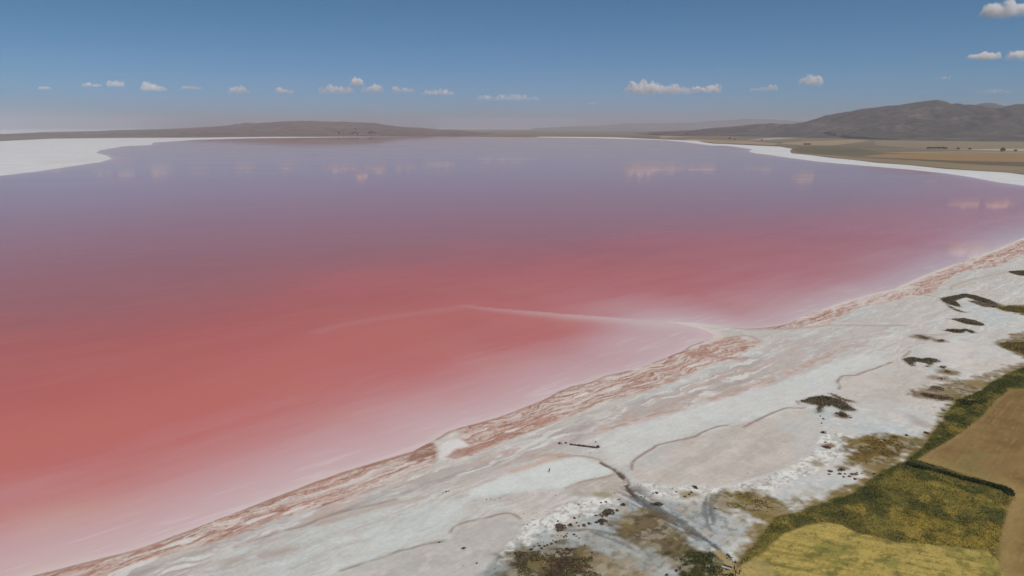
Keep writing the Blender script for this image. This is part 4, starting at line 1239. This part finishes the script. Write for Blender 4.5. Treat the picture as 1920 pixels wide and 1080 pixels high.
def blades(X, Y, Zb, h, wdt, tint, r, per=3):
    """upright leaf blades: `per` bent blades at each foot point"""
    n_ = len(X)
    Vs, Fs, Cs = [], [], []
    for k in range(per):
        th = r.random(n_) * 6.283
        lean = (r.random(n_) * .5 + .08) * h
        la = r.random(n_) * 6.283
        jx, jy = r.normal(size=n_) * wdt * .8, r.normal(size=n_) * wdt * .8
        ux, uy = np.cos(th) * wdt * .5, np.sin(th) * wdt * .5
        hh = h * (.65 + .5 * r.random(n_))
        b0 = np.stack([X + jx - ux, Y + jy - uy, Zb - .05], 1)
        b1 = np.stack([X + jx + ux, Y + jy + uy, Zb - .05], 1)
        m0 = np.stack([X + jx - ux * .9 + lean * np.cos(la) * .3, Y + jy - uy * .9 + lean * np.sin(la) * .3, Zb + hh * .6], 1)
        m1 = np.stack([X + jx + ux * .9 + lean * np.cos(la) * .3, Y + jy + uy * .9 + lean * np.sin(la) * .3, Zb + hh * .6], 1)
        tp = np.stack([X + jx + lean * np.cos(la), Y + jy + lean * np.sin(la), Zb + hh], 1)
        base = sum(len(v_) for v_ in Vs)
        i = np.arange(n_)
        Vs.append(np.concatenate([b0, b1, m0, m1, tp]))
        Fs += [np.stack([base + i, base + n_ + i, base + 3 * n_ + i], 1), np.stack([base + i, base + 3 * n_ + i, base + 2 * n_ + i], 1), np.stack([base + 2 * n_ + i, base + 3 * n_ + i, base + 4 * n_ + i], 1)]
        kk = (.75 + .5 * r.random((n_, 1)))
        Cs.append(np.tile(tint * kk, (5, 1)))
    return np.concatenate(Vs), np.concatenate(Fs), np.concatenate(Cs)


def plant_obj(name, X, Y, h, wdt, tint, seed, per=3):
    r = np.random.default_rng(seed)
    Zb = np.array([zat(a_, b_) for a_, b_ in zip(X, Y)])
    V_, F_, C_ = blades(X, Y, Zb, h, wdt, tint, r, per)
    me = mesh_np(name, V_, F_, M_REED)
    set_col(me, 'leaf_tint', C_)
    return link(name, me)


REED_TINT = [(0.17, 0.14, 0.088), (0.19, 0.135, 0.085), (0.26, 0.20, 0.135), (0.23, 0.17, 0.06), (0.07, 0.078, 0.033)]
for i, (lab, px, kd, hh) in enumerate(REEDS):
    pts = G(px)
    r = np.random.default_rng(800 + i)
    (x0, y0), (x1, y1) = pts.min(0), pts.max(0)
    area = (x1 - x0) * (y1 - y0)
    dist = math.hypot((x0 + x1) / 2, (y0 + y1) / 2)
    den = 5.0 if dist < 330 else 3.2
    sparse = .35 if i >= len(REEDS) - 2 else 1.0
    nn = int(area * den * sparse)
    X, Y = x0 + r.random(nn) * (x1 - x0), y0 + r.random(nn) * (y1 - y0)
    sd = seg_dist(X, Y, pts, True)
    sd = np.where(inside(X, Y, pts), sd, -sd) + (fbm(X / 2.2, Y / 2.2, 5, 3) - .5) * 1.6
    if sparse < 1: sd = np.where(fbm(X / 4, Y / 4, 9, 3) > .5, sd, -1)
    ok = sd > .1 + r.random(nn) ** 2 * 1.6
    X, Y, sd = X[ok], Y[ok], sd[ok]
    h_ = .75 * hh * (.55 + .45 * np.clip(sd / 2, 0, 1)) * (.7 + .5 * fbm(X / 3, Y / 3, 15, 2))
    t0 = np.array(REED_TINT[kd])
    v_ = fbm(X / 4, Y / 4, 21, 3)[:, None]
    tint = t0 * (.7 + .6 * v_) + np.array((.035, .02, .0)) * ss(.5, .7, fbm(X / 7, Y / 7, 25, 3))[:, None]
    o = plant_obj('reed_bed', X, Y, h_, .32 if dist < 330 else .45, tint, 850 + i)
    if sparse < 1:
        o.name = 'marsh_growth'
        tag(o, kind='stuff')
    else: tag(o, lab, 'reeds', 'reed beds on the salt flat')

# tall dark reeds in the ditch between meadow and ploughed field
dl = subdiv(G([(1704, 874), (1720, 880), (1760, 889), (1800, 900), (1840, 911), (1870, 919), (1888, 926), (1893, 932)]), 20)
r = np.random.default_rng(31)
k = r.integers(0, len(dl), 5200)
X = dl[k, 0] + r.normal(size=len(k)) * .42
Y = dl[k, 1] + r.normal(size=len(k)) * .42
tint = np.array((0.06, 0.07, 0.03)) * (.7 + .6 * r.random((len(k), 1))) + np.array((.02, .016, .004)) * ss(.55, .7, fbm(X / 5, Y / 5, 3, 3))[:, None]
o = plant_obj('ditch_hedge', X, Y, .95 * (.6 + .6 * fbm(X / 3, Y / 3, 7, 3)), .30, tint, 33)
tag(o, 'long dark green hedge of reeds in the ditch beside the ploughed field', 'hedge')


def sample(mask, count, seed, lim=None):
    r = np.random.default_rng(seed)
    idx = np.where(mask > .5)[0]
    if lim is not None: idx = idx[lim[idx]]
    j = r.choice(idx, min(count, len(idx) * 3))
    return lx[j] + (r.random(len(j)) - .5) * STEP, ly[j] + (r.random(len(j)) - .5) * STEP, C[j], r


X, Y, cc, r = sample(green, 24000, 41)
o = plant_obj('meadow_grass', X, Y, .24 * (.4 + .9 * fbm(X / 4, Y / 4, 43, 3)), .34, cc * (1.25 + .3 * r.random((len(X), 1))), 45, 2)
tag(o, kind='stuff')
X, Y, cc, r = sample(cropm, 9000, 51)
o = plant_obj('crop_stubble', X, Y, .15 * (.4 + .9 * fbm(X / 3, Y / 3, 53, 3)), .24, cc * (1.0 + .35 * r.random((len(X), 1))), 55, 2)
tag(o, kind='stuff')
# low brown scrub, and weeds along the vegetated margins: one mass each
scrub = pmask([(962, 1064), (990, 1046), (1040, 1033), (1085, 1029), (1115, 1042), (1100, 1060), (1130, 1080), (1120, 1120), (950, 1120), (975, 1085)], .8, 5, 5) * (fbm(lx / 3.5, ly / 3.5, 69, 3) > .44)
X, Y, cc, r = sample(scrub, 6500, 61)
pt = ss(.42, .6, fbm(X / 4, Y / 4, 63, 3))[:, None]
o = plant_obj('brown_scrub', X, Y, .34 * (.5 + .8 * fbm(X / 2, Y / 2, 65, 3)), .22, (np.array((0.115, 0.078, 0.05)) * (1 - pt) + np.array((0.105, 0.098, 0.042)) * pt) * (.7 + .6 * r.random((len(X), 1))), 67)
tag(o, kind='stuff')
weed = pmask([(1290, 1042), (1330, 1036), (1345, 1050), (1366, 1070), (1372, 1110), (1270, 1110), (1270, 1075)], 1, 4, 3)
weed = np.maximum(weed, pmask([(1362, 1044), (1375, 1046), (1382, 1056), (1376, 1060), (1366, 1050)], .6, 1, .6))
weed = weed * (dt > 1.5) * (fbm(lx / 3.5, ly / 3.5, 79, 3) > .4)
X, Y, cc, r = sample(weed, 5500, 71)
o = plant_obj('marsh_weeds', X, Y, .4 * (.5 + .8 * fbm(X / 2, Y / 2, 75, 3)), .22, np.array((0.085, 0.09, 0.036)) * (.6 + .8 * r.random((len(X), 1))), 77)
tag(o, kind='stuff')

# ------------------------------------------------------------------ far trees
def tree_meshes(seed, tall):
    r = np.random.default_rng(seed)
    V, F = [], []
    for k in range(260):
        lobe = k % 9
        la = lobe * 2.4
        c0 = np.array([math.cos(la) * .32, math.sin(la) * .32, .42 + .1 * (lobe % 4) * tall]) if lobe else np.array([0, 0, .75 * tall])
        q = r.normal(size=3)
        q /= np.linalg.norm(q)
        c = c0 + q * .27 * (.6 + .4 * r.random())
        t = np.cross(q, r.normal(size=3))
        t /= np.linalg.norm(t)
        b = np.cross(q, t)
        s_ = .075 + .06 * r.random()
        i = len(V)
        V += [c - t * s_, c - b * s_ * .7, c + t * s_, c + b * s_ * .7]
        F.append((i, i + 1, i + 2, i + 3))
    crown = mesh_np('crown', V, F, M_TREE)
    V, F = [], []
    segs = [((0, 0, -.05), (0, 0, .5 * tall), .05, .025)] + [((0, 0, .22 + .05 * k), (math.cos(k * 2.1) * .3, math.sin(k * 2.1) * .3, .55 * tall), .022, .008) for k in range(4)]
    for a, b, ra, rb in segs:
        a, b = np.array(a), np.array(b)
        d_ = (b - a) / np.linalg.norm(b - a)
        e1 = np.cross(d_, (0.3, .9, .2))
        e1 /= np.linalg.norm(e1)
        e2 = np.cross(d_, e1)
        i = len(V)
        for k in range(6):
            w_ = e1 * math.cos(k * 1.047) + e2 * math.sin(k * 1.047)
            V += [a + w_ * ra, b + w_ * rb]
        for k in range(6):
            j = (k + 1) % 6
            F.append((i + 2 * k, i + 2 * j, i + 2 * j + 1, i + 2 * k + 1))
    return crown, mesh_np('trunk', V, F, M_BARK)


TREES = [tree_meshes(1001, 1.0), tree_meshes(1002, 1.25), tree_meshes(1003, .9)]


def put_tree(px, py, s, lab, grp, z=None, Y=None):
    if Y is None:
        x, y = gp(px, py, -.5)
        z = -.5
    else:
        x, y, _ = at_depth(px, py, Y)
    d_ = math.hypot(x, y) / FPX * s
    cr_, tr_ = TREES[random.randrange(3)]
    e = bpy.data.objects.new('tree', None)
    COL.objects.link(e)
    e.location = (x, y, z)
    e.scale = (d_, d_, d_ * .85)
    e.rotation_euler.z = random.uniform(0, 6.28)
    tag(e, lab, 'tree', grp)
    link('crown', cr_, e)
    link('trunk', tr_, e)


put_tree(1880, 284.6, 7, 'broad lone tree in the pale field, nearest the right edge', 'field trees by the mountain')
put_tree(1904, 284.4, 4, 'smaller tree between the lone tree and the right edge', 'field trees by the mountain')
put_tree(1818, 281.3, 4.5, 'tree at the right end of the pale field corner', 'field trees by the mountain')
put_tree(1796, 280.8, 4.5, 'tree at the left corner of the pale field', 'field trees by the mountain')
for i in range(9):
    put_tree(1740 + i * 4.3 + random.uniform(-1, 1), 279.3 + random.uniform(-.3, .3), 4, nth(i, 9, 'tree in the row at the foot of the mountain'), 'row of trees at the mountain foot')
for i in range(5):
    put_tree(1508 + i * 2.6, 271.8, 3, nth(i, 5, 'tree in the short row beside the tan field'), 'short tree row by the tan field')
put_tree(1368, 261.2, 4.5, 'lone tree left of the mountain foot above the salt shore', 'field trees left of the mountain')
put_tree(1378, 263, 3, 'shrub-sized tree right of the lone tree above the salt shore', 'field trees left of the mountain')
put_tree(1428, 264.4, 3.5, 'tree beside the small farm building on the tan field', 'field trees left of the mountain')
put_tree(1271, 250.6, 4, 'tree on the far plain above the right shore', 'trees on the far plain')
put_tree(1288, 254, 5, 'broad tree clump at the corner of the far tan field', 'trees on the far plain')


def on_slope(px, py, hfun, ys):
    best = None
    for Y in ys:
        x, y, z = at_depth(px, py, Y)
        h = max(hfun(x, Y), -.6)
        if z <= h: return x, Y, h
    x, y, z = at_depth(px, py, ys[-1])
    return x, y, max(hfun(x, y), -.6)


for i, (a_, b_, s_) in enumerate([(636, 251.5, 4.5), (645, 253, 3), (650, 253, 3), (656, 251.8, 4), (661, 252.5, 4.5), (665, 251, 4), (670, 253.2, 4), (693, 251, 5), (698, 250, 4.5), (704, 251.5, 3.5), (711, 251, 3), (667, 243, 3)]):
    x, y, z = on_slope(a_, b_, ph, np.arange(9100, 14000, 30))
    lab = 'solitary dark tree at the left end of the lakeside village' if i == 0 else nth(i - 1, 6, 'low tree among the houses of the far village') if i < 7 else nth(i - 7, 4, 'tree on the slope right of the far village') if i < 11 else 'single dark shrub high on the left hill above the village'
    put_tree(a_, b_, s_, lab, ['village tree', 'village trees among the houses', 'trees right of the village'][0 if i == 0 else 1 if i < 7 else 2], z, y)

# ------------------------------------------------------------------ far houses
N = NT('lime_wall')
M_WALL = N.done(N.ramp(N.noise(N.pos(), .2, 3), [(.3, (0.62, 0.60, 0.57)), (.7, (0.74, 0.72, 0.69))]), .85)
N = NT('clay_roof')
M_ROOF = N.done(N.ramp(N.noise(N.pos(), .3, 3), [(.3, (0.28, 0.17, 0.13)), (.7, (0.38, 0.25, 0.2))]), .85)
N = NT('dark_pane')
M_PANE = N.done((0.03, 0.035, 0.04), .2, .5)


def quads(name, boxes, mat):
    bm = bmesh.new()
    for (x0, y0, z0, x1, y1, z1) in boxes:
        vs = [bm.verts.new(q_) for q_ in ((x0, y0, z0), (x1, y0, z0), (x1, y1, z0), (x0, y1, z0), (x0, y0, z1), (x1, y0, z1), (x1, y1, z1), (x0, y1, z1))]
        for f_ in ((0, 3, 2, 1), (4, 5, 6, 7), (0, 1, 5, 4), (1, 2, 6, 5), (2, 3, 7, 6), (3, 0, 4, 7)): bm.faces.new([vs[k_] for k_ in f_])
    me = bpy.data.meshes.new(name)
    bm.to_mesh(me)
    bm.free()
    me.materials.append(mat)
    return me


H_WALL = quads('wall', [(-.5, -.25, -.1, .5, .25, .3)], M_WALL)
bm = bmesh.new()
vs = [bm.verts.new(q_) for q_ in ((-.54, -.29, .298), (.54, -.29, .298), (.54, .29, .298), (-.54, .29, .298), (-.54, 0, .45), (.54, 0, .45))]
for f_ in ((0, 3, 2, 1), (0, 1, 5, 4), (2, 3, 4, 5), (0, 4, 3), (1, 2, 5)): bm.faces.new([vs[k_] for k_ in f_])
H_ROOF = bpy.data.meshes.new('roof')
bm.to_mesh(H_ROOF)
bm.free()
H_ROOF.materials.append(M_ROOF)
H_WIN = quads('window', [(-.07, -.262, .1, .07, -.248, .22)], M_PANE)
H_DOOR = quads('door', [(-.05, -.262, -.05, .05, -.248, .19)], M_ROOF)


def put_house(x, y, z, size, lab, grp):
    e = bpy.data.objects.new('house', None)
    COL.objects.link(e)
    e.location = (x, y, z)
    e.scale = (size, size, size * .8)
    e.rotation_euler.z = random.uniform(-.4, .4)
    tag(e, lab, 'house', grp)
    link('wall', H_WALL, e)
    link('roof', H_ROOF, e)
    for dx in (-.3, .3):
        w_ = link('window', H_WIN, e)
        w_.location.x = dx
    link('door', H_DOOR, e)


for ih, (a_, b_, s_) in enumerate([(648, 253, 2.2), (653, 252.2, 1.8), (659, 250.8, 2), (664, 253.4, 2.4), (668, 252.6, 2.6), (676, 250.5, 1.8), (706, 254, 2.2), (711, 253.5, 2)]):
    x, y, z = on_slope(a_, b_, ph, np.arange(9100, 14000, 30))
    put_house(x, y, z, y / FPX * s_, nth(ih, 8, 'pale house of the small village on the far shore'), 'village houses on the far shore')
for ih, (a_, b_, s_) in enumerate(sorted([(1131, 240.5, 3), (1219, 239.6, 2.4), (1230, 239.4, 4.5), (1268, 239.6, 3), (1292, 244.4, 2.2), (1302, 238.5, 3), (1314, 240.8, 3.5), (1325, 239.8, 3), (1339, 241.4, 4.5), (1355, 241.6, 4), (1350, 238, 2.5), (1308, 236.5, 2), (1332, 236, 2)])):
    x, y, z = on_slope(a_, b_, fh, np.arange(20000, 33000, 60))
    put_house(x, y, z, y / FPX * s_, nth(ih, 13, 'white building of the hazy far town'), 'buildings of the far town')
x, y = gp(1431, 265.6, -.5)
put_house(x, y, -.5, y / FPX * 4, 'long pale farm building on the tan field left of the mountain', 'farm building')

# ------------------------------------------------------------------ old jetty on the salt
N = NT('tarred_wood')
M_WOOD = N.done(N.ramp(N.noise(N.pos(), 3.0, 4), [(.3, (0.035, 0.03, 0.027)), (.7, (0.085, 0.07, 0.06))]), .85)
N = NT('dark_stone')
M_STONE = N.done(N.ramp(N.noise(N.pos(), 2.0, 5), [(.3, (0.05, 0.04, 0.037)), (.7, (0.12, 0.09, 0.08))]), .9)
ja, jb = np.array(gp(1068, 835, .3)), np.array(gp(1121, 841.5, .3))
jl = float(np.hypot(*(jb - ja)))
jt = bpy.data.objects.new('jetty', None)
COL.objects.link(jt)
jt.location = (ja[0], ja[1], zat(*ja))
jt.rotation_euler.z = math.atan2(jb[1] - ja[1], jb[0] - ja[0])
tag(jt, 'collapsed dark wooden jetty lying across the pale flat above the walker', 'jetty')
PLANK = quads('plank', [(-.17, -.42, 0, .17, .42, .07)], M_WOOD)
POST = quads('post', [(-.07, -.07, -.2, .07, .07, .62)], M_WOOD)
for s_ in (-.3, .3):
    b_ = link('beam', quads('beam', [(0, s_ - .07, .22, jl, s_ + .07, .36)], M_WOOD), jt)
npl = int(jl / .42)
for i in range(npl):
    if random.random() < (.55 if i < npl * .25 else .06): continue
    o = link('plank', PLANK, jt)
    o.location = (.2 + i * .42, random.uniform(-.06, .06), .365)
    o.rotation_euler.z = random.uniform(-.08, .08)
for i in range(7):
    for s_ in (-.46, .46):
        o = link('post', POST, jt)
        o.location = (.4 + i * (jl - .8) / 6, s_, 0)
        o.rotation_euler = (random.uniform(-.08, .08), random.uniform(-.08, .08), 0)


def stone_mesh(seed):
    bm = bmesh.new()
    bmesh.ops.create_icosphere(bm, subdivisions=1, radius=.5)
    r = random.Random(seed)
    for v_ in bm.verts: v_.co *= r.uniform(.75, 1.15)
    for v_ in bm.verts: v_.co.z *= .65
    me = bpy.data.meshes.new('stone')
    bm.to_mesh(me)
    bm.free()
    me.materials.append(M_STONE)
    return me


STONES = [stone_mesh(i) for i in range(4)]


def heap(px, py, w, h, lab, n_=16):
    x, y = gp(px, py)
    e = bpy.data.objects.new('stone_heap', None)
    COL.objects.link(e)
    e.location = (x, y, zat(x, y))
    tag(e, lab, 'stones', 'stone heaps by the jetty')
    for k in range(n_):
        o = link('stone', STONES[k % 4], e)
        t = k / n_
        rr = (1 - t) * w / 2
        a = random.uniform(0, 6.28)
        o.location = (rr * math.cos(a), rr * math.sin(a) * .7, t * h * .8 + .1)
        s_ = random.uniform(.35, .75)
        o.scale = (s_, s_, s_)
        o.rotation_euler = (random.uniform(0, 3), random.uniform(0, 3), random.uniform(0, 6))


heap(1121, 841.5, 1.7, .9, 'dark stone heap at the right end of the old jetty')
heap(1050, 834.5, 1.7, .6, 'dark stone heap off the left end of the old jetty', 12)
heap(1061, 833.4, .9, .3, 'scattered dark stones between the left heap and the jetty', 7)

# ------------------------------------------------------------------ people
def fmat(name, c):
    N = NT(name)
    a = N.noise(N.pos(), 14.0, 3)
    return N.done(N.ramp(a, [(.3, tuple(v * .8 for v in c)), (.7, c)]), .85, .2)


M_SKIN = fmat('skin', (0.45, 0.28, 0.2))
M_HAIR = fmat('hair', (0.02, 0.016, 0.013))


def person(px, py, face, label, shirt, trousers, grp=None, stride=.12):
    x, y = gp(px, py)
    J = {'pel': (0, 0, .95), 'wai': (0, 0, 1.08), 'che': (0, .01, 1.32), 'nec': (0, 0, 1.48), 'hd0': (0, .01, 1.57), 'hd1': (0, .02, 1.68), 'hd2': (0, .01, 1.76)}
    Rd = {'pel': (.16, .115), 'wai': (.14, .10), 'che': (.175, .115), 'nec': (.06, .06), 'hd0': (.075, .085), 'hd1': (.082, .098), 'hd2': (.05, .06)}
    E_ = [('pel', 'wai'), ('wai', 'che'), ('che', 'nec'), ('nec', 'hd0'), ('hd0', 'hd1'), ('hd1', 'hd2')]
    for s_, k in ((-1, 'l'), (1, 'r')):
        st = stride * s_
        for nm, q_, rr in (('hip', (.10 * s_, 0, .88), .095), ('kne', (.105 * s_, st * .5 + .02, .49), .062), ('ank', (.11 * s_, st, .09), .042), ('toe', (.12 * s_, st + .17, .04), .04),
                           ('sho', (.19 * s_, 0, 1.42), .06), ('elb', (.26 * s_, -.03 - st * .4, 1.13), .044), ('wri', (.27 * s_, .06 - st * .6, .88), .03), ('han', (.265 * s_, .09 - st * .6, .80), .036)):
            J[nm + k], Rd[nm + k] = q_, (rr, rr)
        E_ += [('pel', 'hip' + k), ('hip' + k, 'kne' + k), ('kne' + k, 'ank' + k), ('ank' + k, 'toe' + k), ('che', 'sho' + k), ('sho' + k, 'elb' + k), ('elb' + k, 'wri' + k), ('wri' + k, 'han' + k)]
        for fi in range(4):          # fingers
            nm = 'fi%d%s' % (fi, k)
            J[nm], Rd[nm] = (.265 * s_ + (fi - 1.5) * .006, .075 + fi * .018 - st * .6, .735 + abs(fi - 1.5) * .008), (.009, .009)
            E_.append(('han' + k, nm))
        J['thu' + k], Rd['thu' + k] = (.235 * s_, .125 - st * .6, .775), (.010, .010)
        E_.append(('han' + k, 'thu' + k))
    ks = list(J)
    me = bpy.data.meshes.new('person')
    me.from_pydata([J[k] for k in ks], [(ks.index(a), ks.index(b)) for a, b in E_], [])
    o = bpy.data.objects.new('person', me)
    COL.objects.link(o)
    sk = o.modifiers.new('skin', 'SKIN')
    for i, k in enumerate(ks):
        me.skin_vertices[0].data[i].radius = Rd[k]
        me.skin_vertices[0].data[i].use_root = k == 'pel'
    sub = o.modifiers.new('sub', 'SUBSURF')
    sub.levels = sub.render_levels = 1
    dg = bpy.context.evaluated_depsgraph_get()
    bm_ = bpy.data.meshes.new_from_object(o.evaluated_get(dg))
    o.modifiers.clear()
    o.data = bm_
    bm_.name = 'person'
    bm_.materials.clear()
    for m in (M_SKIN, fmat('shirt', shirt), fmat('trousers', trousers), M_HAIR): bm_.materials.append(m)
    for p_ in bm_.polygons:
        p_.use_smooth = True
        c = p_.center
        arm = abs(c.x) > .2
        if c.z < .09: p_.material_index = 3
        elif c.z > 1.49 or (arm and c.z < .9): p_.material_index = 0
        elif c.z > .96 or arm: p_.material_index = 1
        else: p_.material_index = 2
    o.location = (x, y, zat(x, y))
    o.rotation_euler.z = face
    tag(o, label, 'person', grp)
    bm2 = bmesh.new()
    bmesh.ops.create_icosphere(bm2, subdivisions=2, radius=1.0)
    for v_ in bm2.verts: v_.co = Vector((v_.co.x * .098, v_.co.y * .108 - .012, 1.705 + v_.co.z * .095))
    bmesh.ops.delete(bm2, geom=[v_ for v_ in bm2.verts if v_.co.z < 1.66 and v_.co.y > -.03], context='VERTS')
    hm_ = bpy.data.meshes.new('hair')
    bm2.to_mesh(hm_)
    bm2.free()
    hm_.materials.append(M_HAIR)
    link('hair', hm_, o)
    return o


person(1030, 888.5, .6, 'person in dark clothes standing alone on the bright salt pan', (0.03, 0.035, 0.04), (0.035, 0.035, 0.045), 'visitors at the lake', .14)
person(1376, 1076, 2.2, 'person in dark brown clothes beside the pale slab by the track', (0.05, 0.03, 0.022), (0.03, 0.024, 0.02), 'visitors at the lake')
person(1378.5, 1086, .3, 'person in black at the bottom edge on the left side of the track', (0.03, 0.03, 0.028), (0.03, 0.03, 0.03), 'visitors at the lake')
person(1386, 1084, .1, 'person in brown at the bottom edge on the right side of the track', (0.08, 0.05, 0.025), (0.05, 0.035, 0.02), 'visitors at the lake')

# culvert slab with its rails where the track crosses the ditch
N = NT('old_concrete')
M_CONC = N.done(N.ramp(N.noise(N.pos(), 1.5, 5), [(.3, (0.30, 0.28, 0.25)), (.7, (0.48, 0.46, 0.42))]), .9)
x, y = gp(1362, 1069.5)
sl = bpy.data.objects.new('culvert_slab', None)
COL.objects.link(sl)
sl.location = (x, y, zat(x, y))
sl.rotation_euler.z = -.55
tag(sl, 'pale concrete slab with dark rails beside the end of the track', 'slab')
link('slab', quads('slab', [(-1.35, -.4, -.1, 1.35, .4, .22)], M_CONC), sl)
for s_ in (.55, .8):
    link('rail', quads('rail', [(-1.2, s_, .0, 1.3, s_ + .1, .4)], M_WOOD), sl)
link('edge_block', quads('edge_block', [(-1.5, -.6, -.1, -.5, -.43, .12)], M_WOOD), sl)
